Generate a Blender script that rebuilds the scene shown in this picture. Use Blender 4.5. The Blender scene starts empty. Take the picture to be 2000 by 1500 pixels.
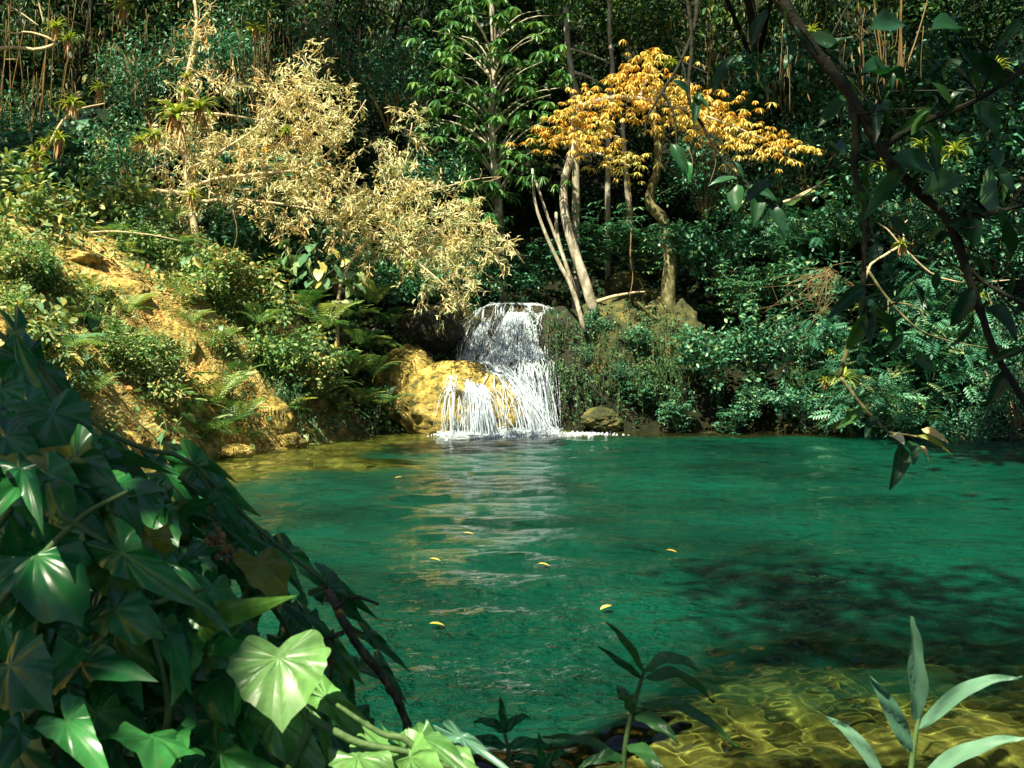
import bpy, math
import numpy as np
from mathutils import Vector, Matrix
from mathutils.bvhtree import BVHTree

R = np.random.default_rng(11)
sc = bpy.context.scene
col = sc.collection
PI = math.pi

# ------------------------------------------------------------------ camera frame
CAM = np.array([0.0, 0.0, 1.9]); FPX = 2144.0; PITCH = math.atan(60 / FPX)
FW = np.array([0, math.cos(PITCH), -math.sin(PITCH)]); UP = np.array([0, math.sin(PITCH), math.cos(PITCH)])
RT = np.array([1.0, 0, 0])
SUN = np.array([-0.34, -0.50, 0.95]); SUN = SUN / np.linalg.norm(SUN)     # towards the sun

def P(px, py, D):
    return CAM + D * (FW + (px - 1000) / FPX * RT + (750 - py) / FPX * UP)
def PP(pts):
    return np.array([P(*p) for p in pts])
def unit(a):
    return a / np.maximum(np.linalg.norm(a, axis=-1, keepdims=True), 1e-9)
def rdir(n):
    return unit(R.normal(size=(n, 3)))
def sst(a, b, x):
    t = np.clip((x - a) / (b - a), 0, 1); return t * t * (3 - 2 * t)

def vn(x, y, f, seed):
    x = np.asarray(x, float) * f + seed * 17.3; y = np.asarray(y, float) * f - seed * 9.1
    xi = np.floor(x); yi = np.floor(y); u = x - xi; v = y - yi
    u = u * u * (3 - 2 * u); v = v * v * (3 - 2 * v)
    def h(a, b):
        s = np.sin(a * 127.1 + b * 311.7 + seed * 7.7) * 43758.5453
        return s - np.floor(s)
    return (h(xi, yi) * (1 - u) + h(xi + 1, yi) * u) * (1 - v) + (h(xi, yi + 1) * (1 - u) + h(xi + 1, yi + 1) * u) * v
def fbm(x, y, f, seed, oct=4):
    s = 0; a = .5
    for k in range(oct):
        s = s + a * vn(x, y, f * 2 ** k, seed + k); a *= .5
    return s
def sn3(p, f, seed, n=9):
    r = np.random.default_rng(seed); s = 0
    for k in range(n):
        d = r.normal(size=3); d /= np.linalg.norm(d)
        s = s + np.sin((p @ d) * f * r.uniform(.6, 1.7) + r.uniform(0, 6.28))
    return s / n

# ------------------------------------------------------------------ materials
def new_mat(name):
    m = bpy.data.materials.new(name); m.use_nodes = True
    nt = m.node_tree; b = nt.nodes['Principled BSDF']; out = nt.nodes['Material Output']
    return m, nt, b, out
def node(nt, t, **kw):
    n = nt.nodes.new(t)
    for k, v in kw.items(): setattr(n, k, v)
    return n
def ramp(nt, fac, stops):
    r = node(nt, 'ShaderNodeValToRGB')
    e = r.color_ramp.elements
    while len(e) < len(stops): e.new(.5)
    for i, (p, c) in enumerate(stops):
        e[i].position = p; e[i].color = (*c, 1)
    if fac is not None: nt.links.new(fac, r.inputs[0])
    return r.outputs[0]
def leaf_mat(name, stops, rough=.45, trans=.3, tcol=(1.0, 1.15, .45), spec=.4, veins=False, vs=.16):
    m, nt, b, out = new_mat(name)
    a = node(nt, 'ShaderNodeAttribute', attribute_name='rnd')
    oi = node(nt, 'ShaderNodeObjectInfo')
    mm = node(nt, 'ShaderNodeMath', operation='MULTIPLY_ADD'); nt.links.new(oi.outputs['Random'], mm.inputs[0])
    mm.inputs[1].default_value = .22; mm.inputs[2].default_value = -.11
    ad = node(nt, 'ShaderNodeMath', operation='ADD', use_clamp=True)
    nt.links.new(a.outputs['Fac'], ad.inputs[0]); nt.links.new(mm.outputs[0], ad.inputs[1])
    c = ramp(nt, ad.outputs[0], stops)
    nz = node(nt, 'ShaderNodeTexNoise'); nz.inputs['Scale'].default_value = 60 if veins else 9
    nz.inputs['Detail'].default_value = 5
    tc = node(nt, 'ShaderNodeTexCoord'); nt.links.new(tc.outputs['Object'], nz.inputs['Vector'])
    mx = node(nt, 'ShaderNodeMix', data_type='RGBA', blend_type='MULTIPLY'); mx.inputs[0].default_value = .55
    nt.links.new(c, mx.inputs[6])
    g = ramp(nt, nz.outputs['Fac'], [(.3, (.55, .55, .55)), (.7, (1.25, 1.25, 1.2))]); nt.links.new(g, mx.inputs[7])
    colr = mx.outputs[2]
    if veins:
        ns = node(nt, 'ShaderNodeTexNoise'); ns.inputs['Scale'].default_value = 34; ns.inputs['Detail'].default_value = 6; ns.inputs['Roughness'].default_value = .7; nt.links.new(tc.outputs['Object'], ns.inputs['Vector'])
        mb = node(nt, 'ShaderNodeMix', data_type='RGBA'); nt.links.new(ramp(nt, ns.outputs['Fac'], [(.64, (0, 0, 0)), (.69, (.85, .85, .85))]), mb.inputs[0]); nt.links.new(colr, mb.inputs[6]); mb.inputs[7].default_value = (.20, .13, .03, 1); colr = mb.outputs[2]
        nl = node(nt, 'ShaderNodeTexNoise'); nl.inputs['Scale'].default_value = 7; nl.inputs['Detail'].default_value = 3; nt.links.new(tc.outputs['Object'], nl.inputs['Vector'])
        mlr = node(nt, 'ShaderNodeMix', data_type='RGBA', blend_type='MULTIPLY'); mlr.inputs[0].default_value = .8; nt.links.new(colr, mlr.inputs[6]); nt.links.new(ramp(nt, nl.outputs['Fac'], [(.35, (.6, .62, .6)), (.65, (1.2, 1.25, 1.0))]), mlr.inputs[7]); colr = mlr.outputs[2]
        v = node(nt, 'ShaderNodeAttribute', attribute_name='vein')
        bu = node(nt, 'ShaderNodeBump'); bu.inputs['Strength'].default_value = vs; bu.inputs['Distance'].default_value = .004
        nt.links.new(v.outputs['Fac'], bu.inputs['Height']); nt.links.new(bu.outputs[0], b.inputs['Normal'])
        m2 = node(nt, 'ShaderNodeMix', data_type='RGBA'); 
        k = node(nt, 'ShaderNodeMath', operation='MULTIPLY'); k.inputs[1].default_value = -.45
        nt.links.new(v.outputs['Fac'], k.inputs[0])
        m2.blend_type = 'MIX'; m2.inputs[7].default_value = (.16, .30, .10, 1)
        k.inputs[1].default_value = .4
        inv = node(nt, 'ShaderNodeMath', operation='MULTIPLY'); inv.inputs[1].default_value = .22
        nt.links.new(v.outputs['Fac'], inv.inputs[0]); nt.links.new(inv.outputs[0], m2.inputs[0])
        nt.links.new(colr, m2.inputs[6]); colr = m2.outputs[2]
    nt.links.new(colr, b.inputs['Base Color'])
    b.inputs['Roughness'].default_value = rough; b.inputs['Specular IOR Level'].default_value = spec
    t = node(nt, 'ShaderNodeBsdfTranslucent')
    tm = node(nt, 'ShaderNodeMix', data_type='RGBA', blend_type='MULTIPLY'); tm.inputs[0].default_value = 1
    nt.links.new(colr, tm.inputs[6]); tm.inputs[7].default_value = (*[min(1, q) for q in tcol], 1)
    br = node(nt, 'ShaderNodeBrightContrast'); nt.links.new(tm.outputs[2], br.inputs[0])
    nt.links.new(br.outputs[0], t.inputs[0])
    ms = node(nt, 'ShaderNodeMixShader'); ms.inputs[0].default_value = trans
    nt.links.new(b.outputs[0], ms.inputs[1]); nt.links.new(t.outputs[0], ms.inputs[2])
    nt.links.new(ms.outputs[0], out.inputs[0])
    return m
def noisy_mat(name, stops, scale=4, rough=.8, bump=.4, bscale=20, spec=.3, stretch=None, detail=8, bdist=.03):
    m, nt, b, out = new_mat(name)
    tc = node(nt, 'ShaderNodeTexCoord'); mp = node(nt, 'ShaderNodeMapping')
    if stretch: mp.inputs['Scale'].default_value = stretch
    nt.links.new(tc.outputs['Object'], mp.inputs[0])
    n1 = node(nt, 'ShaderNodeTexNoise'); n1.inputs['Scale'].default_value = scale; n1.inputs['Detail'].default_value = detail
    n1.inputs['Roughness'].default_value = .65
    nt.links.new(mp.outputs[0], n1.inputs['Vector'])
    nt.links.new(ramp(nt, n1.outputs['Fac'], stops), b.inputs['Base Color'])
    n2 = node(nt, 'ShaderNodeTexNoise'); n2.inputs['Scale'].default_value = bscale; n2.inputs['Detail'].default_value = 6
    nt.links.new(mp.outputs[0], n2.inputs['Vector'])
    bu = node(nt, 'ShaderNodeBump'); bu.inputs['Strength'].default_value = bump; bu.inputs['Distance'].default_value = bdist
    nt.links.new(n2.outputs['Fac'], bu.inputs['Height']); nt.links.new(bu.outputs[0], b.inputs['Normal'])
    b.inputs['Roughness'].default_value = rough; b.inputs['Specular IOR Level'].default_value = spec
    return m

M = {}
M['forest'] = leaf_mat('forest_leaf', [(0, (.008, .038, .017)), (.5, (.022, .078, .027)), (.85, (.06, .125, .032)), (1, (.15, .16, .03))], .45, .3, spec=.3)
M['canopy'] = leaf_mat('canopy_leaf', [(0, (.02, .06, .02)), (1, (.05, .12, .035))], .5, .12)
M['rosette'] = leaf_mat('rosette_leaf', [(0, (.02, .085, .03)), (.6, (.055, .18, .05)), (1, (.16, .28, .07))], .38, .3)
M['yellow'] = leaf_mat('yellow_leaf', [(0, (.52, .26, .03)), (.3, (.74, .50, .09)), (.7, (.80, .66, .22)), (.9, (.55, .52, .15)), (1, (.30, .36, .09))], .5, .35, (1, .9, .5))
M['dry'] = leaf_mat('pale_dry_leaf', [(0, (.58, .38, .13)), (.14, (.74, .60, .27)), (.45, (.82, .77, .44)), (.72, (.70, .70, .34)), (1, (.30, .40, .20))], .5, .35, (1, .9, .55))
M['teal'] = leaf_mat('bank_leaf', [(0, (.015, .085, .045)), (.5, (.05, .19, .105)), (.85, (.13, .32, .19)), (1, (.26, .34, .13))], .38, .25, (.8, 1, .5), .35)
M['fern'] = leaf_mat('fern_leaf', [(0, (.05, .17, .06)), (.5, (.16, .31, .10)), (1, (.42, .48, .17))], .5, .35)
M['cover'] = leaf_mat('cover_leaf', [(0, (.04, .13, .045)), (.4, (.15, .27, .09)), (.7, (.36, .40, .13)), (.86, (.52, .44, .15)), (1, (.40, .17, .04))], .55, .3, (1, 1, .4))
M['heart'] = leaf_mat('heart_leaf', [(0, (.06, .17, .08)), (.6, (.17, .31, .15)), (.9, (.34, .44, .18)), (1, (.52, .45, .10))], .42, .28, (.9, 1, .5), .3)
M['brom'] = leaf_mat('strap_leaf', [(0, (.10, .19, .03)), (.6, (.28, .36, .05)), (1, (.50, .47, .12))], .4, .35, (1, 1, .4))
M['skirt'] = leaf_mat('withered_leaf', [(0, (.22, .11, .04)), (.5, (.50, .30, .12)), (1, (.66, .48, .24))], .7, .25, (1, .8, .5))
M['creeper'] = leaf_mat('creeper_leaf', [(0, (.012, .055, .025)), (.6, (.03, .11, .045)), (1, (.12, .20, .06))], .45, .25, (.8, 1, .5), .3)
M['withered'] = leaf_mat('withered_brown', [(0, (.04, .035, .01)), (.5, (.10, .08, .025)), (1, (.24, .18, .06))], .7, .25, (1, .8, .5))
M['vine'] = leaf_mat('vine_leaf', [(0, (.009, .11, .032)), (.6, (.022, .19, .052)), (.9, (.05, .26, .062)), (1, (.13, .30, .05))], .29, .28, (.7, 1, .4), .38, veins=True)
M['vine_yellow'] = leaf_mat('yellowing_leaf', [(0, (.22, .26, .02)), (1, (.34, .32, .03))], .4, .4, (1, 1, .3), .4, veins=True)
M['bright'] = leaf_mat('bright_leaf', [(0, (.08, .24, .065)), (1, (.17, .36, .11))], .38, .35, (.9, 1, .5), .45, veins=True, vs=.6)
M['reed'] = leaf_mat('reed_leaf', [(0, (.08, .22, .14)), (1, (.16, .32, .20))], .38, .3, (.8, 1, .6), .45)
M['stalk'] = leaf_mat('stalk_leaf', [(0, (.02, .11, .03)), (1, (.06, .19, .05))], .36, .35, (.8, 1, .4), .4)
M['shade'] = leaf_mat('hanging_leaf', [(0, (.012, .05, .025)), (.7, (.02, .09, .03)), (1, (.08, .2, .04))], .4, .3, (.8, 1, .3), .4)
M['bark'] = noisy_mat('pale_bark', [(.3, (.10, .085, .05)), (.48, (.30, .27, .19)), (.62, (.52, .49, .38)), (.8, (.17, .18, .09))], 5, .85, .6, 16, stretch=(1, 1, .5))
M['mossbark'] = noisy_mat('mossy_bark', [(.3, (.03, .032, .012)), (.5, (.10, .095, .035)), (.62, (.24, .23, .11)), (.8, (.06, .09, .025))], 6, .9, .8, 18, stretch=(1, 1, .6))
M['darkbark'] = noisy_mat('dark_bark', [(.3, (.010, .012, .007)), (.6, (.026, .027, .015)), (.8, (.05, .055, .028))], 6, .9, .7, 20)
M['twig'] = noisy_mat('pale_twig', [(.3, (.30, .22, .11)), (.6, (.52, .43, .26)), (.8, (.62, .55, .38))], 8, .8, .4, 30)
M['lichen'] = noisy_mat('lichen_bark', [(.35, (.018, .022, .012)), (.5, (.06, .06, .035)), (.60, (.11, .10, .055)), (.64, (.50, .22, .02)), (.8, (.55, .26, .02))], 22, .9, .8, 40, bdist=.01)
M['stem'] = noisy_mat('green_stem', [(.3, (.04, .09, .03)), (.7, (.10, .17, .05))], 20, .6, .2, 60)
M['cane'] = noisy_mat('bamboo_cane', [(.3, (.06, .033, .008)), (.6, (.14, .085, .02)), (.8, (.08, .08, .02))], 3, .5, .1, 30)
M['dryvine'] = noisy_mat('hanging_root', [(.3, (.10, .07, .03)), (.7, (.30, .22, .10))], 6, .9, .3, 30)

# ------------------------------------------------------------------ geometry collector
class Geo:
    def __init__(s): s.V = []; s.T = []; s.Q = []; s.r = []; s.n = 0; s.mT = []; s.mQ = []; s.vein = []
    def add(s, V, tris=None, quads=None, rnd=None, mat=0, vein=None):
        V = np.asarray(V, float).reshape(-1, 3)
        s.V.append(V); n = len(V)
        s.r.append(np.full(n, .5) if rnd is None else np.broadcast_to(rnd, (n,)).astype(float))
        s.vein.append(np.zeros(n) if vein is None else np.broadcast_to(vein, (n,)).astype(float))
        if tris is not None and len(tris):
            s.T.append(np.asarray(tris).reshape(-1, 3) + s.n); s.mT.append(np.full(len(s.T[-1]), mat))
        if quads is not None and len(quads):
            s.Q.append(np.asarray(quads).reshape(-1, 4) + s.n); s.mQ.append(np.full(len(s.Q[-1]), mat))
        s.n += n
    def inst(s, tpl, pos, ax, nrm, L, W=None, rnd=None, mat=0):
        pos = np.asarray(pos, float).reshape(-1, 3); N = len(pos)
        if N == 0: return
        ax = unit(np.broadcast_to(ax, (N, 3))); nrm = np.broadcast_to(nrm, (N, 3))
        sd_ = np.cross(ax, nrm); bad = np.linalg.norm(sd_, axis=1) < 1e-3
        sd_ = np.where(bad[:, None], np.cross(ax, [0.3, .9, .2]), sd_); sd_ = unit(sd_); nz = np.cross(sd_, ax)
        L = np.broadcast_to(np.asarray(L, float), (N,)); W = L if W is None else np.broadcast_to(np.asarray(W, float), (N,))
        tv = tpl['v']; k = len(tv)
        V = (pos[:, None, :] + tv[None, :, 0:1] * W[:, None, None] * sd_[:, None, :]
             + tv[None, :, 1:2] * L[:, None, None] * ax[:, None, :] + tv[None, :, 2:3] * L[:, None, None] * nz[:, None, :])
        off = (np.arange(N) * k)[:, None, None]
        rr = R.random(N) if rnd is None else np.broadcast_to(rnd, (N,))
        t = (tpl['t'][None] + off).reshape(-1, 3) if len(tpl['t']) else None
        q = (tpl['q'][None] + off).reshape(-1, 4) if len(tpl['q']) else None
        vv = np.tile(tpl['vein'], N) if 'vein' in tpl else None
        s.add(V.reshape(-1, 3), t, q, np.repeat(rr, k), mat, vv)
    def tube(s, pts, rad, sides=6, mat=0, wob=0.0, cap=True, rnd=.5):
        pts = np.asarray(pts, float); n = len(pts); rad = np.broadcast_to(np.asarray(rad, float), (n,))
        T = unit(np.gradient(pts, axis=0))
        ref = np.array([.31, .17, .94]) if abs(T[0] @ np.array([.31, .17, .94])) < .9 else np.array([1., 0, 0])
        A = unit(np.cross(T, ref)); B = np.cross(T, A)
        th = np.arange(sides) / sides * 2 * PI
        rr = rad[:, None] * (1 + wob * np.sin(3 * th[None] + np.arange(n)[:, None] * .9) + wob * R.normal(size=(n, sides)) * .6)
        V = pts[:, None] + rr[..., None] * (np.cos(th)[None, :, None] * A[:, None] + np.sin(th)[None, :, None] * B[:, None])
        i = np.arange(n * sides).reshape(n, sides); j = np.roll(i, -1, axis=1)
        q = np.stack([i[:-1], j[:-1], j[1:], i[1:]], -1).reshape(-1, 4)
        V = V.reshape(-1, 3); t = []
        if cap:
            V = np.vstack([V, pts[-1] + T[-1] * rad[-1] * .5, pts[0]])
            e = n * sides
            t = [(i[-1, a], i[-1, (a + 1) % sides], e) for a in range(sides)] + [(i[0, (a + 1) % sides], i[0, a], e + 1) for a in range(sides)]
        s.add(V, t, q, rnd, mat)
    def build(s, name, mats, parent=None, origin=(0, 0, 0), smooth=True):
        V = np.concatenate(s.V) - np.asarray(origin, float)
        T = np.concatenate(s.T) if s.T else np.zeros((0, 3), int); Q = np.concatenate(s.Q) if s.Q else np.zeros((0, 4), int)
        me = bpy.data.meshes.new(name)
        me.vertices.add(len(V)); me.vertices.foreach_set('co', V.astype(np.float32).ravel())
        nl = T.size + Q.size; me.loops.add(nl)
        me.loops.foreach_set('vertex_index', np.concatenate([T.ravel(), Q.ravel()]).astype(np.int32))
        tot = np.concatenate([np.full(len(T), 3), np.full(len(Q), 4)]).astype(np.int32)
        st = np.concatenate([[0], np.cumsum(tot)[:-1]]).astype(np.int32)
        me.polygons.add(len(tot)); me.polygons.foreach_set('loop_start', st); me.polygons.foreach_set('loop_total', tot)
        mi = np.concatenate((s.mT if s.mT else []) + (s.mQ if s.mQ else [])).astype(np.int32)
        me.polygons.foreach_set('material_index', mi)
        me.polygons.foreach_set('use_smooth', np.full(len(tot), smooth))
        a = me.attributes.new('rnd', 'FLOAT', 'POINT'); a.data.foreach_set('value', np.concatenate(s.r).astype(np.float32))
        ve = np.concatenate(s.vein)
        if ve.any():
            a = me.attributes.new('vein', 'FLOAT', 'POINT'); a.data.foreach_set('value', ve.astype(np.float32))
        me.update(calc_edges=True)
        for m in (mats if isinstance(mats, (list, tuple)) else [mats]): me.materials.append(m)
        o = bpy.data.objects.new(name, me); col.objects.link(o)
        if parent is not None: o.parent = parent
        return o

def tag(o, label=None, cat=None, group=None, kind=None):
    if label: o['label'] = label
    if cat: o['category'] = cat
    if group: o['group'] = group
    if kind: o['kind'] = kind
    return o
def thing(name, label, cat, loc, group=None):
    o = bpy.data.objects.new(name, None); col.objects.link(o); o.location = loc
    o.empty_display_size = .1
    return tag(o, label, cat, group)
def dup(root, loc, rz=0, s=1.0, label=None, group=None, rot=None):
    r = root.copy(); col.objects.link(r)
    r.location = loc; r.rotation_euler = (0, 0, rz) if rot is None else rot
    r.scale = (s, s, s) if np.isscalar(s) else s
    if label: r['label'] = label
    if group: r['group'] = group
    for ch in list(root.children):
        c = ch.copy(); col.objects.link(c); c.parent = r
    return r
class Pool:
    """first call moves the finished prototype itself, later calls copy it with its parts"""
    def __init__(s, protos): s.p = protos; s.used = [False] * len(protos); s.k = 0
    def put(s, loc, label, group=None, rz=None, sc_=1.0, which=None, rot=None):
        k = s.k % len(s.p) if which is None else which; s.k += 1
        rz = R.uniform(0, 6.28) if rz is None else rz
        loc = tuple(float(q) for q in loc)
        if not s.used[k]:
            s.used[k] = True; o = s.p[k]; o.location = loc; o.rotation_euler = (0, 0, rz) if rot is None else rot
            o.scale = (sc_,) * 3 if np.isscalar(sc_) else sc_
            o['label'] = label
            if group: o['group'] = group
            return o
        return dup(s.p[k], loc, rz, sc_, label, group, rot)

def smooth(pts, n=20):
    pts = np.asarray(pts, float); k = len(pts)
    if k < 3:
        t = np.linspace(0, 1, n)[:, None]; return pts[0] * (1 - t) + pts[-1] * t
    p = np.vstack([2 * pts[0] - pts[1], pts, 2 * pts[-1] - pts[-2]])
    out = []
    for u in np.linspace(0, k - 1 - 1e-6, n):
        i = int(u); t = u - i; a, b, c, d = p[i:i + 4]
        out.append(.5 * ((2 * b) + (-a + c) * t + (2 * a - 5 * b + 4 * c - d) * t * t + (-a + 3 * b - 3 * c + d) * t ** 3))
    return np.array(out)

# ------------------------------------------------------------------ leaf templates  (x width, y length, z normal)
def T_(v, t=(), q=(), vein=None):
    d = {'v': np.array(v, float), 't': np.array(t, int).reshape(-1, 3), 'q': np.array(q, int).reshape(-1, 4)}
    if vein is not None: d['vein'] = np.array(vein, float)
    return d
LEAF = T_([(0, 0, 0), (-.5, .42, .06), (0, .5, -.02), (.5, .42, .06), (0, 1, -.14)], [(0, 2, 1), (0, 3, 2), (1, 2, 4), (2, 3, 4)])
LEAF2 = T_([(0, 0, 0), (-.38, .22, .05), (0, .25, 0), (.38, .22, .05), (-.5, .55, .03), (0, .55, -.03), (.5, .55, .03), (-.28, .83, -.06), (0, .82, -.1), (.28, .83, -.06), (0, 1, -.18)],
           [(0, 2, 1), (0, 3, 2), (7, 8, 10), (8, 9, 10)], [(1, 2, 5, 4), (2, 3, 6, 5), (4, 5, 8, 7), (5, 6, 9, 8)])
ROUND = T_([(0, 0, 0), (-.36, .2, .05), (-.5, .55, .05), (-.25, .9, 0), (0, 1, -.05), (.25, .9, 0), (.5, .55, .05), (.36, .2, .05), (0, .5, -.02)],
           [(8, 1, 0), (8, 2, 1), (8, 3, 2), (8, 4, 3), (8, 5, 4), (8, 6, 5), (8, 7, 6), (8, 0, 7)])
def strap(n=6, bend=1.6, taper=.7, fold=.12):
    v = []; y = z = 0.0; q = []
    for i in range(n):
        t = i / (n - 1); w = .5 * (1 - t ** 2) ** taper * (.75 + .5 * min(1, t * 3)) if i < n - 1 else .02
        v += [(-w, y, z + fold * w * .3), (0, y, z), (w, y, z + fold * w * .3)]
        a = bend * t; y += math.cos(a) / (n - 1); z -= math.sin(a) / (n - 1)
    for i in range(n - 1):
        a = 3 * i; q += [(a, a + 1, a + 4, a + 3), (a + 1, a + 2, a + 5, a + 4)]
    return T_(v, (), q)
STRAP = strap(); STRAP2 = strap(5, .7); HANG = strap(5, .3)
def frond(n=15, bend=1.3, w=.30, pin=.075):
    v = []; q = []; y = z = 0.0; pts = []
    for i in range(n + 1):
        t = i / n; pts.append((y, z)); a = bend * t - .35; y += math.cos(a) / n; z -= math.sin(a) / n
    for i in range(1, n + 1):
        t = i / n; L = w * math.sin(PI * min(1, .12 + .88 * (1 - t) ** .8)) ** .8 * (1 if t > .12 else .5) + .01
        for s_ in (-1, 1):
            b = len(v); y0, z0 = pts[i]; h = pin * .5
            v += [(0, y0 - h * .6, z0), (s_ * L * .5, y0 + L * .10 + h * .5, z0 - L * .05), (s_ * L, y0 + L * .28, z0 - L * .22), (s_ * L * .5, y0 + L * .10 - h * .5, z0 - L * .05)]
            q += [(b, b + 3, b + 2, b + 1) if s_ > 0 else (b, b + 1, b + 2, b + 3)]
    b = len(v)
    for i in range(n + 1):
        y0, z0 = pts[i]; v += [(-.008, y0, z0 + .002), (.008, y0, z0 + .002)]
    for i in range(n): q.append((b + 2 * i, b + 2 * i + 1, b + 2 * i + 3, b + 2 * i + 2))
    return T_(v, (), q)
FROND = frond()
def pinnate(n=6):
    v = []; t = []
    for i in range(n):
        y = .15 + .8 * i / n; L = .34 * (1 - .5 * abs(i / n - .35))
        for s_ in (-1, 1):
            b = len(v); z = -.12 * (i / n) ** 2
            v += [(0, y, z), (s_ * L * .5, y + L * .12, z + .01), (s_ * L, y + L * .55, z - .05), (s_ * L * .45, y + L * .5, z + .01)]
            t += [(b, b + 1, b + 3), (b + 1, b + 2, b + 3)] if s_ > 0 else [(b, b + 3, b + 1), (b + 1, b + 3, b + 2)]
    b = len(v); v += [(0, .9, -.1), (-.07, 1.03, -.13), (0, 1.2, -.2), (.07, 1.03, -.13)]; t += [(b, b + 3, b + 1), (b + 1, b + 3, b + 2)]
    return T_(v, t)
PINN = pinnate()
def heart(kind=0, seed=0, rings=7, seg=64, wave=.05, droop=.35, fold=.18, aspect=1.0):
    r0 = np.random.default_rng(seed)
    if kind == 0:   K = [(0, 1.0), (14, .80), (30, .62), (50, .52), (80, .47), (110, .47), (140, .50), (160, .46), (172, .28), (180, .10)]
    elif kind == 1: K = [(0, 1.0), (12, .72), (28, .46), (50, .36), (80, .33), (110, .38), (138, .56), (156, .54), (170, .25), (180, .12)]
    else:           K = [(0, 1.0), (10, .70), (24, .44), (44, .40), (66, .52), (84, .66), (98, .52), (120, .40), (146, .46), (164, .34), (180, .10)]
    ang = np.linspace(-180, 180, seg + 1)[:-1]
    rad = np.interp(np.abs(ang), [k[0] for k in K], [k[1] for k in K])
    for _ in range(3 if seg > 30 else 1): rad = .25 * np.roll(rad, 1) + .5 * rad + .25 * np.roll(rad, -1)
    rad[seg // 2] = 1.02 * K[0][1]
    rad = rad * (1 + .035 * np.sin(np.radians(ang) * 9 + r0.uniform(0, 6)) + .012 * r0.normal(size=seg))
    v = [(0, 0, 0)]; vein = [1.0]; t = []; q = []
    ph = r0.uniform(0, 6.28, 3)
    for k in range(1, rings + 1):
        f = k / rings
        for a, rr in zip(np.radians(ang), rad):
            x = math.sin(a) * rr * f * aspect; y = math.cos(a) * rr * f
            z = fold * abs(x) - .10 * (abs(x) > .001) * 0 - droop * max(y, 0) ** 2 - droop * .5 * abs(x) ** 2 * 2
            z += wave * f * f * math.sin(a * 5 + ph[0]) + wave * .6 * f * math.sin(a * 9 + ph[1])
            v.append((x, y, z))
            d = math.degrees(abs(a)); vv = 0
            for va in (0, 24, 58, 100, 140):
                va2 = va * (1 - .25 * f) if 0 < va < 90 else va
                vv = max(vv, 1 - abs(d - va2) / (3.5 + 3 * (1 - f)))
            vein.append(max(0, vv))
    for i in range(seg): t.append((0, 1 + (i + 1) % seg, 1 + i))
    for k in range(rings - 1):
        a0 = 1 + k * seg
        for i in range(seg):
            j = (i + 1) % seg; q.append((a0 + i, a0 + j, a0 + seg + j, a0 + seg + i))
    return T_(v, t, q, vein)
HEART_S = heart(0, 3, 2, 18, .04)
BIG = [heart(0, 1), heart(1, 2, fold=.1), heart(1, 5, wave=.09, fold=.06), heart(0, 7, wave=.07, droop=.5, fold=.08), heart(2, 9, fold=.06, droop=.5), heart(1, 12, droop=.6, aspect=.8)]

# ------------------------------------------------------------------ terrain
POOL = np.array([(-3.2, 2.9), (-5.4, 5), (-6.2, 9), (-6.0, 14), (-5.35, 19.6), (-4.3, 22.4), (-3.3, 25.0), (-2.7, 26.3), (1.4, 26.6), (3.2, 26.4), (6, 26.7), (9, 26.3),
                 (12.5, 25.7), (17, 23.5), (20, 18), (19, 10), (14, 5), (8, 3.5), (3, 3.1), (0, 2.9)])
def sd(x, y):
    x = np.asarray(x, float); y = np.asarray(y, float)
    d = np.full(x.shape, 1e9); ins = np.zeros(x.shape, bool)
    n = len(POOL)
    for i in range(n):
        ax, ay = POOL[i]; bx, by = POOL[(i + 1) % n]
        ex, ey = bx - ax, by - ay; t = np.clip(((x - ax) * ex + (y - ay) * ey) / (ex * ex + ey * ey), 0, 1)
        d = np.minimum(d, np.hypot(x - ax - t * ex, y - ay - t * ey))
        c = ((ay > y) != (by > y)) & (x < (bx - ax) * (y - ay) / ((by - ay) if by != ay else 1e-9) + ax)
        ins ^= c
    return np.where(ins, -d, d)
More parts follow.
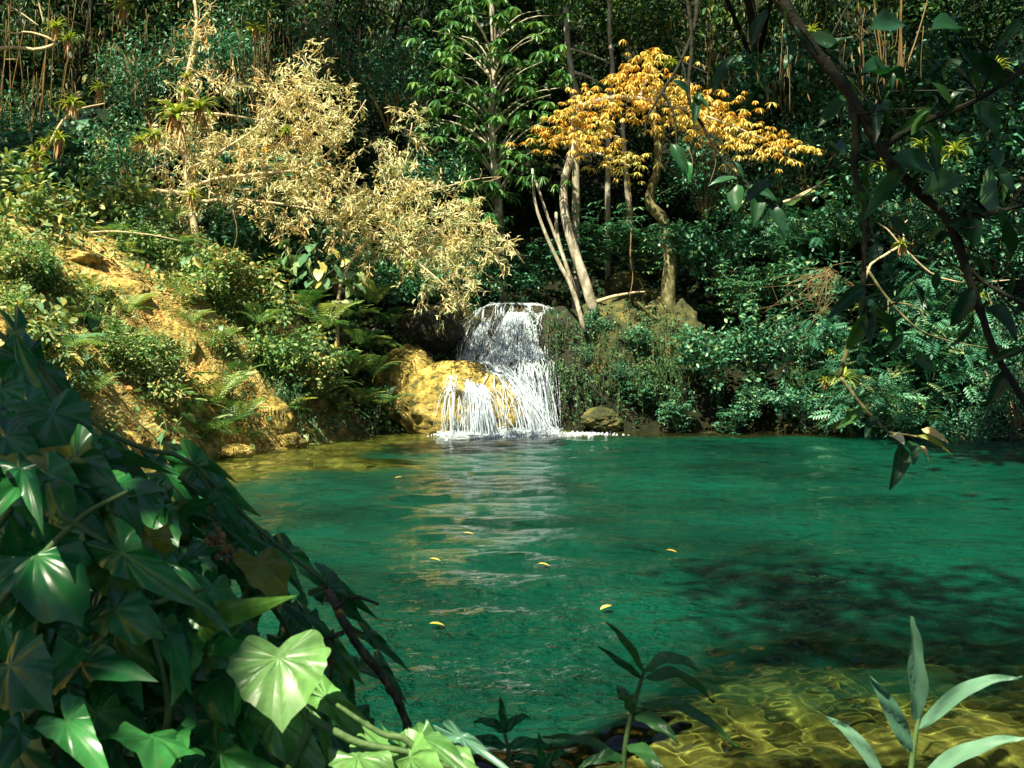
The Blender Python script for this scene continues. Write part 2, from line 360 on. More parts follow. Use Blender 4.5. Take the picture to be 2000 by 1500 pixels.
def H(x, y):
    x = np.asarray(x, float); y = np.asarray(y, float)
    d = sd(x, y) + (fbm(x, y, .9, 3) - .5) * .5
    o = np.maximum(d, 0)
    wl = sst(-1.6, -3.2, x) * sst(7, 11, y)
    hl = 5.6 * (1 - np.exp(-o / 2.9)) + .12 * np.maximum(o - 6, 0)
    hn = .95 * (1 - np.exp(-o / 1.2)) + .1 * o
    hf = .8 * sst(0, .5, o) + 1.9 * sst(.3, 3.0, o) + .1 * o
    wn = sst(14, 8, y)
    h = hl * wl + (1 - wl) * (hn * wn + hf * (1 - wn))
    if 'BARE' in globals():
        fb = bare(x, y); U_, W_ = flow_uv(x, y)
        h = h + fb * ((fbm(U_ * 1.3, W_ * .9, 1.0, 71, 4) - .47) * .5 + (fbm(x, y, 5, 73, 3) - .44) * .18) * sst(0, .6, o)
    h = h + .75 * np.maximum(y - 33, 0) * sst(20, 30, y)
    h = h + .5 * np.maximum(np.abs(x) - 16, 0)
    h = h + (fbm(x, y, .7, 9) - .47) * .5 * np.minimum(o, 1) + (fbm(x, y, 3, 5, 3) - .44) * .16 * np.minimum(o * 2, 1)
    i = np.maximum(-d, 0)
    near = sst(9.5, 5, y) * sst(-2.5, 0, x)
    dep = (.22 * i + .5 * np.maximum(i - 1.3, 0)) * (1 - near) + near * (.11 * i + .02)
    yb = 4.7 + 2.1 * sst(.1, 1.5, x)
    drop = sst(yb, yb + 2.0, y + (fbm(x, y, .8, 21) - .5) * 1.3)
    dep = np.where(y < 12, np.minimum(dep * 1.0, .55) + drop * 2.3 * sst(.4, 1.8, i), dep)
    dep = np.minimum(dep, 2.9)
    dep = dep - 1.6 * np.exp(-((x + 1.9) / 1.7) ** 2 - ((y - 18.6) / 1.3) ** 2) * (i > 0)
    dep = dep + (fbm(x, y, 1.3, 33) - .47) * .3 * np.minimum(i, 1)
    return np.where(d > 0, h, -np.maximum(dep, .02 * np.minimum(i * 10, 1)))
def Hs(x, y): return float(H(np.array([x]), np.array([y]))[0])
def hit(px, py, y0=6.0, y1=70.0):
    Ds = np.linspace(y0, y1, 1600)
    pts = CAM + Ds[:, None] * (FW + (px - 1000) / FPX * RT + (750 - py) / FPX * UP)
    b = pts[:, 2] < np.maximum(H(pts[:, 0], pts[:, 1]), 0)
    k = int(np.argmax(b)) if b.any() else 700
    return pts[k]
def Pc(px, py, D):
    h = hit(px, py); return h if (h - CAM) @ FW < D else P(px, py, D)
BARE = [[hit(*p) for p in pl] for pl in ([(75, 468), (190, 515), (275, 585), (335, 670), (385, 745)], [(480, 745), (515, 800), (550, 850)], [(430, 865), (460, 880)], [(20, 720), (40, 780)], [(240, 830), (270, 850)])]
BW = [.85, .62, .5, .7, .5]
def bare(x, y):
    b = np.zeros(np.shape(x))
    for pl, w in zip(BARE, BW):
        d = np.full(np.shape(x), 1e9)
        for a, c in zip(pl[:-1], pl[1:]):
            e = c - a; L2 = e[0] ** 2 + e[1] ** 2 + 1e-9
            t = np.clip(((x - a[0]) * e[0] + (y - a[1]) * e[1]) / L2, 0, 1)
            d = np.minimum(d, np.hypot(x - a[0] - t * e[0], y - a[1] - t * e[1]))
        b = np.maximum(b, np.exp(-(d / w) ** 2))
    return np.clip(b * (1.15) + (fbm(x, y, 1.1, 14, 5) - .5) * 2.6 * (b > .03), 0, 1)

def ax_(*segs):
    out = []
    for a, b, s in segs: out += list(np.arange(a, b, s))
    return np.array(out + [segs[-1][1]])
def grid_mesh(name, xs, ys, fz, attrs, mats, smooth=True):
    X, Y = np.meshgrid(xs, ys); Z = fz(X, Y); ny, nx = X.shape
    g = Geo(); i = np.arange(nx * ny).reshape(ny, nx)
    g.add(np.stack([X, Y, Z], -1).reshape(-1, 3), None, np.stack([i[:-1, :-1], i[:-1, 1:], i[1:, 1:], i[1:, :-1]], -1).reshape(-1, 4))
    o = g.build(name, mats)
    for k, fn in attrs.items():
        a = o.data.attributes.new(k, 'FLOAT', 'POINT'); a.data.foreach_set('value', fn(X, Y).astype(np.float32).ravel())
    return o

def flow_uv(x, y):
    bd = np.full(np.shape(x), 1e9); U = np.zeros(np.shape(x)); W = np.zeros(np.shape(x))
    for pl in BARE:
        run = 0
        for a, c in zip(pl[:-1], pl[1:]):
            e = (c - a)[:2]; Ln = math.hypot(*e) + 1e-9
            t = ((x - a[0]) * e[0] + (y - a[1]) * e[1]) / Ln; tc_ = np.clip(t, 0, Ln); ac = ((x - a[0]) * e[1] - (y - a[1]) * e[0]) / Ln
            d = np.hypot(x - a[0] - tc_ * e[0] / Ln, y - a[1] - tc_ * e[1] / Ln); k = d < bd
            bd = np.where(k, d, bd); U = np.where(k, ac, U); W = np.where(k, run + t, W); run += Ln
    return U, W
m, nt, b, out = new_mat('ground_soil'); M['ground'] = m
at = node(nt, 'ShaderNodeAttribute', attribute_name='bare'); au = node(nt, 'ShaderNodeAttribute', attribute_name='under')
tc = node(nt, 'ShaderNodeTexCoord')
n1 = node(nt, 'ShaderNodeTexNoise'); n1.inputs['Scale'].default_value = 2.2; n1.inputs['Detail'].default_value = 9; n1.inputs['Roughness'].default_value = .7
mp = node(nt, 'ShaderNodeMapping'); mp.inputs['Rotation'].default_value = (0, .5, .6); mp.inputs['Scale'].default_value = (2.2, .7, 2.2)
nt.links.new(tc.outputs['Object'], mp.inputs[0]); nt.links.new(mp.outputs[0], n1.inputs['Vector'])
fl = node(nt, 'ShaderNodeAttribute', attribute_name='flow'); mf = node(nt, 'ShaderNodeMapping'); mf.inputs['Scale'].default_value = (2.0, .9, 1); nt.links.new(fl.outputs['Vector'], mf.inputs[0])
nf = node(nt, 'ShaderNodeTexNoise'); nf.inputs['Scale'].default_value = 1.6; nf.inputs['Detail'].default_value = 10; nf.inputs['Roughness'].default_value = .72; nt.links.new(mf.outputs[0], nf.inputs['Vector'])
cb = ramp(nt, nf.outputs['Fac'], [(.33, (.05, .04, .012)), (.43, (.30, .17, .04)), (.53, (.60, .42, .13)), (.68, (.78, .66, .32))])
nmz = node(nt, 'ShaderNodeTexNoise'); nmz.inputs['Scale'].default_value = 1.5; nmz.inputs['Detail'].default_value = 7; nmz.inputs['Roughness'].default_value = .7; nt.links.new(tc.outputs['Object'], nmz.inputs['Vector'])
mmz = node(nt, 'ShaderNodeMix', data_type='RGBA'); nt.links.new(ramp(nt, nmz.outputs['Fac'], [(.50, (0, 0, 0)), (.60, (.9, .9, .9))]), mmz.inputs[0]); nt.links.new(cb, mmz.inputs[6]); nt.links.new(ramp(nt, n1.outputs['Fac'], [(.4, (.05, .06, .012)), (.65, (.26, .26, .06))]), mmz.inputs[7]); cb = mmz.outputs[2]
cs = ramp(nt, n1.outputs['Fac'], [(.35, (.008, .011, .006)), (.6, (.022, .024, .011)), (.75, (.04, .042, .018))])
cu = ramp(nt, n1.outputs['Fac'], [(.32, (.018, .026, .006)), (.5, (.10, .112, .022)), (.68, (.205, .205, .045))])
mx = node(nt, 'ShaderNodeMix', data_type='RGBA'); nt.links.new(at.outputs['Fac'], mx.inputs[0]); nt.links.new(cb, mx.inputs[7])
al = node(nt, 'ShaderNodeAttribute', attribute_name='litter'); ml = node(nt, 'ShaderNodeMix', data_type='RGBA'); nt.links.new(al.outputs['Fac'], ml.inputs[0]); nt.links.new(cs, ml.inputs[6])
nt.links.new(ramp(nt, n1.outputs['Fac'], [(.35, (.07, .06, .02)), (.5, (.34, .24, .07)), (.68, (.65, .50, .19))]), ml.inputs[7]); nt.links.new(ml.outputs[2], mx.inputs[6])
mu = node(nt, 'ShaderNodeMix', data_type='RGBA'); nt.links.new(au.outputs['Fac'], mu.inputs[0]); nt.links.new(mx.outputs[2], mu.inputs[6]); nt.links.new(cu, mu.inputs[7])
nt.links.new(mu.outputs[2], b.inputs['Base Color']); b.inputs['Roughness'].default_value = .95; b.inputs['Specular IOR Level'].default_value = .1
n2 = node(nt, 'ShaderNodeTexNoise'); n2.inputs['Scale'].default_value = 9; n2.inputs['Detail'].default_value = 9
nt.links.new(mp.outputs[0], n2.inputs['Vector'])
bu = node(nt, 'ShaderNodeBump'); bu.inputs['Distance'].default_value = .12
bk = node(nt, 'ShaderNodeMath', operation='MULTIPLY_ADD'); nt.links.new(au.outputs['Fac'], bk.inputs[0]); bk.inputs[1].default_value = -.8; bk.inputs[2].default_value = .9; nt.links.new(bk.outputs[0], bu.inputs['Strength'])
nt.links.new(n2.outputs['Fac'], bu.inputs['Height']); nt.links.new(bu.outputs[0], b.inputs['Normal'])

gx = ax_((-60, -13, 2.0), (-13, 4.2, .12), (4.2, 20, .3), (20, 64, 2.0)); gy = ax_((-14, 3, .5), (3, 10, .16), (10, 30, .13), (30, 46, .5), (46, 100, 2.5))
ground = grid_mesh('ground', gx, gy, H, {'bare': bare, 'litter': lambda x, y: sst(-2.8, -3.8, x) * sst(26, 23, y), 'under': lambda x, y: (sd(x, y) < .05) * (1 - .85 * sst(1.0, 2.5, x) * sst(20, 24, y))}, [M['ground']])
tag(ground, kind='structure')
fa = ground.data.attributes.new('flow', 'FLOAT_VECTOR', 'POINT'); co_ = np.zeros(len(ground.data.vertices) * 3, np.float32); ground.data.vertices.foreach_get('co', co_); co_ = co_.reshape(-1, 3)
fu, fw_ = flow_uv(co_[:, 0].astype(float), co_[:, 1].astype(float)); fa.data.foreach_set('vector', np.stack([fu, fw_, co_[:, 2] * 0], -1).astype(np.float32).ravel())
ground.cycles.is_caustics_receiver = True

# ------------------------------------------------------------------ water
WK = [(R.uniform(-.55, .55) + PI / 2 if k % 3 else R.uniform(0, PI), l, R.uniform(0, 6.28)) for k, l in enumerate(np.geomspace(.16, 1.7, 26))]
WN = [(R.uniform(0, 2 * PI), l, R.uniform(0, 6.28)) for l in np.geomspace(.11, .30, 9)]
def waves(X, Y):
    Z = np.zeros_like(X); near = sst(11, 7, Y)
    for a, l, p in WK:
        amp = .0042 * l if l < .55 else .0062 * l
        fade = sst(2.2 / max(l, .05) * -1, 0, -Y * .05 / l) if False else np.exp(-(Y * .018 / l) ** 2)
        Z = Z + amp * fade * (1 - .4 * near * (l < .7)) * np.sin(2 * PI / l * (X * np.cos(a) + Y * np.sin(a)) + p + 1.5 * np.sin(X * .7 + p) + 1.1 * np.sin(Y * .6 + 2 * p))
    for a, l, p in WN: Z = Z + near * .0105 * l * np.sin(2 * PI / l * (X * np.cos(a) + Y * np.sin(a)) + p + .9 * np.sin(X * 2.1 + p) + .9 * np.sin(Y * 2.3 + 2 * p))
    return Z
m, nt, b, out = new_mat('pool_water'); M['water'] = m
at = node(nt, 'ShaderNodeAttribute', attribute_name='murk')
geo_ = node(nt, 'ShaderNodeNewGeometry')
n1 = node(nt, 'ShaderNodeTexNoise'); n1.inputs['Scale'].default_value = .35; n1.inputs['Detail'].default_value = 4
nt.links.new(geo_.outputs['Position'], n1.inputs['Vector'])
cd = ramp(nt, n1.outputs['Fac'], [(.35, (.0005, .022, .012)), (.65, (.001, .060, .033))])
tint = ramp(nt, at.outputs['Fac'], [(0, (.92, .95, .80)), (.35, (.55, .78, .5)), (1, (.12, .45, .28))])
nt.links.new(tint, b.inputs['Base Color']); b.inputs['Transmission Weight'].default_value = 1; b.inputs['IOR'].default_value = 1.33; b.inputs['Roughness'].default_value = 0
b2 = node(nt, 'ShaderNodeBsdfPrincipled'); nt.links.new(cd, b2.inputs['Base Color']); b2.inputs['IOR'].default_value = 1.33; b2.inputs['Roughness'].default_value = .03
msw = node(nt, 'ShaderNodeMixShader'); nt.links.new(at.outputs['Fac'], msw.inputs[0]); nt.links.new(b.outputs[0], msw.inputs[1]); nt.links.new(b2.outputs[0], msw.inputs[2]); nt.links.new(msw.outputs[0], out.inputs[0])
mp = node(nt, 'ShaderNodeMapping'); mp.inputs['Scale'].default_value = (.8, 1.35, 1); nt.links.new(geo_.outputs['Position'], mp.inputs[0])
n2 = node(nt, 'ShaderNodeTexNoise'); n2.inputs['Scale'].default_value = 3.0; n2.inputs['Detail'].default_value = 5; n2.inputs['Roughness'].default_value = .68
nt.links.new(mp.outputs[0], n2.inputs['Vector'])
bu = node(nt, 'ShaderNodeBump'); bu.inputs['Distance'].default_value = .42
bs = node(nt, 'ShaderNodeMath', operation='MULTIPLY'); bs.inputs[1].default_value = 1.0; nt.links.new(at.outputs['Fac'], bs.inputs[0]); nt.links.new(bs.outputs[0], bu.inputs['Strength'])
nt.links.new(n2.outputs['Fac'], bu.inputs['Height']); nt.links.new(bu.outputs[0], b2.inputs['Normal'])
def murk(x, y):
    dep = np.maximum(-H(x, y), 0)
    k = 1 - np.exp(-(np.maximum(dep - .42, 0) / .38))
    return np.clip(k, 0, .985)
wx = ax_((-7, -.8, .07), (-.8, 4.2, .024), (4.2, 21, .09)); 
wy = [2.7]
while wy[-1] < 27.2: wy.append(wy[-1] + (.024 if wy[-1] < 7.8 else .032 if wy[-1] < 8.5 else min(.09, .032 + (wy[-1] - 8.5) * .012)))
water = grid_mesh('pool_water', wx, np.array(wy), waves, {'murk': murk}, [M['water']])
tag(water, kind='structure'); water.cycles.is_caustics_caster = True

# ------------------------------------------------------------------ rocks
def rock_mat(name, stops, scale, rough, bump, pits=0.0, spec=.35):
    m, nt, b, out = new_mat(name)
    tc = node(nt, 'ShaderNodeTexCoord')
    n1 = node(nt, 'ShaderNodeTexNoise'); n1.inputs['Scale'].default_value = scale; n1.inputs['Detail'].default_value = 10; n1.inputs['Roughness'].default_value = .68
    nt.links.new(tc.outputs['Object'], n1.inputs['Vector']); c = ramp(nt, n1.outputs['Fac'], stops)
    n2 = node(nt, 'ShaderNodeTexNoise'); n2.inputs['Scale'].default_value = 7; n2.inputs['Detail'].default_value = 10; n2.inputs['Roughness'].default_value = .7
    nt.links.new(tc.outputs['Object'], n2.inputs['Vector']); h = n2.outputs['Fac']
    if pits:
        v = node(nt, 'ShaderNodeTexVoronoi'); v.inputs['Scale'].default_value = 9; nt.links.new(tc.outputs['Object'], v.inputs['Vector'])
        p = ramp(nt, v.outputs['Distance'], [(.0, (0, 0, 0)), (.28, (1, 1, 1))])
        mm = node(nt, 'ShaderNodeMix', data_type='RGBA', blend_type='MULTIPLY'); mm.inputs[0].default_value = pits
        nt.links.new(n2.outputs['Fac'], mm.inputs[6]); nt.links.new(p, mm.inputs[7]); h = mm.outputs[2]
    nt.links.new(c, b.inputs['Base Color'])
    bu = node(nt, 'ShaderNodeBump'); bu.inputs['Strength'].default_value = bump; bu.inputs['Distance'].default_value = .12
    nt.links.new(h, bu.inputs['Height']); nt.links.new(bu.outputs[0], b.inputs['Normal'])
    b.inputs['Roughness'].default_value = rough; b.inputs['Specular IOR Level'].default_value = spec
    return m
M['goldrock'] = rock_mat('golden_travertine', [(.34, (.035, .045, .01)), (.44, (.17, .14, .025)), (.54, (.46, .33, .07)), (.68, (.68, .54, .20))], 3.2, .75, 1.0, .8)
M['wetrock'] = rock_mat('wet_dark_rock', [(.3, (.006, .010, .006)), (.5, (.018, .019, .008)), (.64, (.05, .042, .013)), (.78, (.12, .09, .028))], 2.8, .55, 1.0, .4)
M['mossrock'] = rock_mat('mossy_rock', [(.32, (.014, .025, .008)), (.5, (.05, .058, .016)), (.62, (.15, .13, .035)), (.78, (.36, .28, .10))], 2.6, .85, .9, .4)
def boulder(name, c, rad, mat, seed, label, rough=.10, taper=0.0, nu=110, nv=72, cat='rock', group=None, flat=None):
    c = np.array(c, float); rad = np.array(rad, float)
    th = np.linspace(0, PI, nv); ph = np.linspace(0, 2 * PI, nu, endpoint=False)
    T, PH = np.meshgrid(th, ph, indexing='ij')
    d = np.stack([np.sin(T) * np.cos(PH), np.sin(T) * np.sin(PH), np.cos(T)], -1)
    n = sn3(d, 2.2, seed) * 1.5 + sn3(d, 5, seed + 1) * .8 + sn3(d, 11, seed + 2) * .45 + sn3(d, 19, seed + 3) * .42 + sn3(d, 38, seed + 4) * .26
    V = d * (1 + rough * n)[..., None] * rad
    V[..., 0] *= 1 - taper * d[..., 2]
    V[0] = V[0].mean(0); V[-1] = V[-1].mean(0)
    i = np.arange(nu * nv).reshape(nv, nu); j = np.roll(i, -1, 1)
    g = Geo(); g.add((V + c).reshape(-1, 3), None, np.stack([i[:-1], i[1:], j[1:], j[:-1]], -1).reshape(-1, 4))
    o = g.build(name, [mat], None, c - [0, 0, rad[2]]); o.location = c - [0, 0, rad[2]]
    tag(o, label, cat, group)
    return o
def rk(px, py, D, wpx, hpx, dep):          # rock centred on a pixel at depth D, size in photo pixels
    return P(px, py, D), (wpx / FPX * D / 2, dep, hpx / FPX * D / 2)
rocks = []
def outcrop(px, py, w, h, dep, seed, label):
    p = hit(px, py); dd = (p - CAM) @ FW; c = p - np.array([0, 0, h / FPX * dd * .3]) + np.array([-.1, .15, 0]); return boulder('rock_outcrop', c, (w / FPX * dd / 2, dep, h / FPX * dd / 2), M['goldrock'], seed, label, .2)
def addrock(name, px, py, D, w, h, dep, mat, seed, label, rough=.1, **k):
    c, r = rk(px, py, D, w, h, dep); o = boulder(name, c, r, M[mat], seed, label, rough, **k); rocks.append(o); return o
addrock('travertine_rock', 903, 800, 26.9, 288, 196, 1.55, 'goldrock', 3, 'rounded golden travertine ledge under the lower cascade, left foot of the waterfall', .105)
def FZ(x, y):
    q = np.abs(x - .05) - .55; c = 3.12 - np.where(x < 0, .62, .30) * np.maximum(q, 0) ** 1.6
    yy = y + .22 * (fbm(x, y, 1.3, 81) - .47) + .18 * np.sin(x * 2.1 + .6)
    t = np.clip((28.75 - yy) / 1.55, 0, 1); lip = 1.72 - .10 * (x - .6) ** 2
    z = c - np.maximum(c - lip, 0) * (.35 * t + .65 * t * t * (3 - 2 * t)) + .04 * np.maximum(yy - 28.75, 0)
    z = z - 2.5 * sst(27.2, 26.85, yy)
    k = (t > .02) * (t < .999)
    z = z + (fbm(x * 1.0, y * 1.5, 1.9, 83, 4) - .47) * .42 * (.3 + .7 * k) + (np.abs(fbm(x, y, 4.5, 85, 3) - .45)) * .22
    return z - 3.2 * sst(-2.05, -2.5, x) - 3.4 * sst(1.75, 2.2, x) - 2.5 * sst(30.6, 31.2, y)
fx_, fy_ = np.meshgrid(np.linspace(-2.6, 2.3, 130), np.concatenate([np.linspace(26.6, 27.4, 44), np.linspace(27.43, 31.3, 90)])); ny_, nx_ = fx_.shape; ii = np.arange(ny_ * nx_).reshape(ny_, nx_)
g = Geo(); zz_ = FZ(fx_, fy_); ins_ = np.zeros_like(zz_, bool); ins_[1:-1, 1:-1] = True; zz_ = np.where(ins_, zz_, -.7)
fo_ = np.array([0, 28.5, 0]); g.add(np.stack([fx_, fy_, zz_], -1).reshape(-1, 3), None, np.stack([ii[:-1, :-1], ii[:-1, 1:], ii[1:, 1:], ii[1:, :-1]], -1).reshape(-1, 4))
o = g.build('fall_rock', [M['wetrock']], None, fo_); o.location = fo_; tag(o, 'dark wet stepped rock that the upper cascade slides down', 'rock'); rocks.append(o)
addrock('wet_rock', 1110, 745, 28.4, 190, 300, 1.5, 'wetrock', 14, 'dark wet rock wall right of the falls below the leaning pale trunk', .09)
addrock('dark_boulder', 842, 648, 28.4, 130, 105, .8, 'wetrock', 21, 'dark shaded boulder above the golden ledge, left of the upper cascade', .08)
addrock('travertine_rock', 800, 765, 27.2, 130, 190, 1.0, 'goldrock', 26, 'golden rock shoulder between hanging ferns and the lower cascade', .12)
addrock('mossy_rock', 1200, 700, 28.0, 170, 250, 1.0, 'mossrock', 31, 'mossy yellow rock face under the roots of the yellow tree', .2)
addrock('mossy_rock', 1300, 690, 28.2, 180, 210, 1.0, 'mossrock', 38, 'mossy rock bank below the stout root-footed trunk', .2)
addrock('mossy_rock', 1175, 822, 26.6, 78, 42, .4, 'mossrock', 44, 'low yellow rock at the waterline right of the falls', .24)
addrock('pale_rock', 1225, 556, 30.5, 90, 60, .7, 'mossrock', 47, 'sunlit tan rock on the rise behind the pale trunk', .14)
addrock('mossy_rock', 1270, 590, 30.0, 120, 50, .6, 'mossrock', 52, 'flat mossy rock between the pale trunk and the stout trunk', .14)
addrock('shore_rock', 462, 884, 20.0, 66, 34, .35, 'goldrock', 57, 'small golden stone at the waterline below the sunny slope', .14)
addrock('shore_rock', 790, 695, 28.0, 110, 50, .7, 'mossrock', 64, 'flat mossy shelf behind the golden ledge, left of the falls', .1)

for (x, y, w, h, dp, sd_, lb) in [(125, 492, 150, 60, .6, 101, 'broad ochre rock hump at the upper end of the bare slope'), (235, 560, 130, 80, .55, 104, 'ochre rock hump in the middle of the bare slope'), (330, 650, 120, 110, .5, 108, 'streaked ochre rock face left of the rounded nose of the slope'), (395, 745, 120, 120, .5, 112, 'lower streaked ochre rock face above the dense green fern'),
                                  (520, 790, 110, 130, .5, 116, 'ochre rock nose beside the hanging ferns'), (550, 855, 100, 60, .4, 119, 'ochre rock foot of the slope at the waterline'), (255, 850, 90, 60, .4, 123, 'small ochre rock low on the slope above the foreground leaves'), (30, 745, 90, 70, .4, 127, 'ochre rock at the left edge above the foreground leaves')]:
    outcrop(x, y, w, h, dp, sd_, lb)
# ------------------------------------------------------------------ waterfall : streams that run over the rocks
bpy.context.view_layer.update()
bv = []; bf = []; off = 0
for o in rocks[:3] + rocks[4:5]:
    me = o.data; k = len(me.vertices); a = np.zeros(k * 3, np.float32); me.vertices.foreach_get('co', a)
    a = a.reshape(-1, 3) + np.array(o.location); bv += [tuple(q) for q in a]
    bf += [tuple(q + off for q in p.vertices) for p in me.polygons]; off += k
BV = BVHTree.FromPolygons(bv, bf)
def stream(p, v, steps=190, dt=.03, fr=.76, jit=.45):
    p = Vector(p); v = Vector(v); pts = []
    l0, n0, _, d0 = BV.find_nearest(p)
    if d0 < .9 and n0.z > -.1: p = l0 + n0 * .03
    for s in range(steps):
        v.z -= 9.8 * dt
        q = p + v * dt
        loc, nr, _, dist = BV.find_nearest(q)
        d = (q - loc).dot(nr)
        if d < .03:
            q = loc + nr * .03
            vn_ = v.dot(nr)
            if vn_ < 0: v -= nr * vn_
            v *= fr; v += Vector(R.normal(size=3) * jit * (.5 + v.length * .3))
        p = q; pts.append(tuple(p))
        if p.z < -.03: break
    return np.array(pts)
def streaks(g, starts, vel, wmin, wmax, keep=.75, jit=.45, **k):
    for p, v in zip(starts, vel):
        pts = stream(p, v, jit=jit, **k)
        if len(pts) < 6 or pts[:, 0].max() > 1.22 or pts[:, 0].min() < -1.9: continue
        w = R.uniform(wmin, wmax); a = 0
        while a < len(pts) - 4:
            L = int(R.integers(4, 24)); seg = pts[a:a + L]
            if len(seg) >= 4 and R.random() < keep:
                n = len(seg); t = np.linspace(0, 1, n)
                g.tube(seg, w * (.25 + np.sin(PI * t) ** .5 * R.uniform(.6, 1.2)) , 4, cap=False, wob=.18, rnd=R.random())
            a += int(L * R.uniform(.75, 1.25))
m, nt, b, out = new_mat('white_water'); M['foam'] = m
b.inputs['Base Color'].default_value = (.70, .79, .85, 1); b.inputs['Roughness'].default_value = .35; b.inputs['Specular IOR Level'].default_value = .6
tr = node(nt, 'ShaderNodeBsdfTransparent'); tl = node(nt, 'ShaderNodeBsdfTranslucent'); tl.inputs[0].default_value = (.85, .92, .95, 1)
a = node(nt, 'ShaderNodeAttribute', attribute_name='rnd'); ms = node(nt, 'ShaderNodeMixShader'); m1 = node(nt, 'ShaderNodeMixShader'); m1.inputs[0].default_value = .35
nt.links.new(b.outputs[0], m1.inputs[1]); nt.links.new(tl.outputs[0], m1.inputs[2])
nz = node(nt, 'ShaderNodeTexNoise'); nz.inputs['Scale'].default_value = 9; nz.inputs['Detail'].default_value = 6
tc = node(nt, 'ShaderNodeTexCoord'); nt.links.new(tc.outputs['Object'], nz.inputs['Vector'])
mu = node(nt, 'ShaderNodeMath', operation='MULTIPLY_ADD'); nt.links.new(nz.outputs['Fac'], mu.inputs[0]); mu.inputs[1].default_value = 2.2; mu.inputs[2].default_value = -1.0
ad = node(nt, 'ShaderNodeMath', operation='MULTIPLY_ADD', use_clamp=True); nt.links.new(a.outputs['Fac'], ad.inputs[0]); ad.inputs[1].default_value = .55; nt.links.new(mu.outputs[0], ad.inputs[2])
nt.links.new(ad.outputs[0], ms.inputs[0]); nt.links.new(m1.outputs[0], ms.inputs[1]); nt.links.new(tr.outputs[0], ms.inputs[2])
nt.links.new(ms.outputs[0], out.inputs[0])
m, nt, b, out = new_mat('falling_sheet'); M['sheet'] = m
b.inputs['Base Color'].default_value = (.66, .76, .83, 1); b.inputs['Roughness'].default_value = .3
at = node(nt, 'ShaderNodeAttribute', attribute_name='flow'); mp = node(nt, 'ShaderNodeMapping'); mp.inputs['Scale'].default_value = (9, 1.3, 1); nt.links.new(at.outputs['Vector'], mp.inputs[0])
nz = node(nt, 'ShaderNodeTexNoise'); nz.inputs['Scale'].default_value = 1.6; nz.inputs['Detail'].default_value = 8; nz.inputs['Roughness'].default_value = .7; nz.inputs['Distortion'].default_value = .5; nt.links.new(mp.outputs[0], nz.inputs['Vector'])
al_ = ramp(nt, nz.outputs['Fac'], [(.46, (0, 0, 0)), (.69, (.88, .88, .88))])
tr = node(nt, 'ShaderNodeBsdfTransparent'); tl = node(nt, 'ShaderNodeBsdfTranslucent'); tl.inputs[0].default_value = (.85, .92, .95, 1); m1 = node(nt, 'ShaderNodeMixShader'); m1.inputs[0].default_value = .4; ms = node(nt, 'ShaderNodeMixShader')
bu = node(nt, 'ShaderNodeBump'); bu.inputs['Strength'].default_value = .6; bu.inputs['Distance'].default_value = .05; nt.links.new(nz.outputs['Fac'], bu.inputs['Height']); nt.links.new(bu.outputs[0], b.inputs['Normal'])
nt.links.new(b.outputs[0], m1.inputs[1]); nt.links.new(tl.outputs[0], m1.inputs[2]); nt.links.new(al_, ms.inputs[0]); nt.links.new(tr.outputs[0], ms.inputs[1]); nt.links.new(m1.outputs[0], ms.inputs[2]); nt.links.new(ms.outputs[0], out.inputs[0])
wf = thing('waterfall', 'white waterfall spilling in two tiers over rounded rocks into the green pool', 'waterfall', P(975, 845, 26.4))
WO = np.array(wf.location)
def sheet(g, a, b, n, vel, m_=46, arc=.0):
    L = []
    for i in range(n):
        t = i / (n - 1); p = np.array(a) * (1 - t) + np.array(b) * t; pts = stream(p, vel(t), jit=0)
        if len(pts) > 8: L.append(pts[np.linspace(0, len(pts) - 1, m_).astype(int)])
    V = np.array(L); k = len(L); V = V + .02 * np.sin(np.arange(k) * 2.4)[:, None, None] * [0, -1, 0]
    i = np.arange(k * m_).reshape(k, m_); q = np.stack([i[:-1, :-1], i[1:, :-1], i[1:, 1:], i[:-1, 1:]], -1)
    ok = (np.linalg.norm(V[1:] - V[:-1], axis=2) < .30); ok = ok[:, :-1] & ok[:, 1:]
    u = np.repeat(np.arange(k), m_) * .06; w_ = np.tile(np.arange(m_) * .06, k)
    g.sheets.append((g.n, np.stack([u, w_], -1))); g.add(V.reshape(-1, 3), None, q[ok], .5, 1)
def build_falls(g, name):
    o = g.build(name, [M['foam'], M['sheet']], wf, WO); a_ = o.data.attributes.new('flow', 'FLOAT_VECTOR', 'POINT'); F_ = np.zeros((g.n, 3), np.float32)
    for st_, uv in g.sheets: F_[st_:st_ + len(uv), :2] = uv + st_ * .013
    a_.data.foreach_set('vector', F_.ravel()); return o
Geo.sheets = None
def line_starts(n, a, b, spread=.25):
    t = R.random(n)[:, None]; return np.array(a) * (1 - t) + np.array(b) * t + R.normal(size=(n, 3)) * spread * [1, .4, .05]
def group_starts(n, a, b, ng, w):
    c = R.random(ng); t = np.clip(c[R.integers(0, ng, n)] + R.normal(size=n) * w, 0, 1)[:, None]; return np.array(a) * (1 - t) + np.array(b) * t + R.normal(size=(n, 3)) * [.03, .06, .02]
g = Geo(); g.sheets = []
CRL, CRR = np.array([-.62, 29.3, 3.3]), np.array([.62, 29.3, 3.3])
sheet(g, CRL, CRR, 90, lambda t: (-1.5 + 1.9 * t, -1.6, 0), 70)
sheet(g, CRL * .5 + CRR * .5, CRR * .9 + CRL * .1, 44, lambda t: (-.5 + .9 * t, -1.6, 0), 70)
def flow_v(s0, n, sx): return np.stack([(s0[:, 0]) * 1.2 - .5 + R.normal(size=n) * sx, -R.uniform(1.0, 2.0, n), np.zeros(n)], -1)
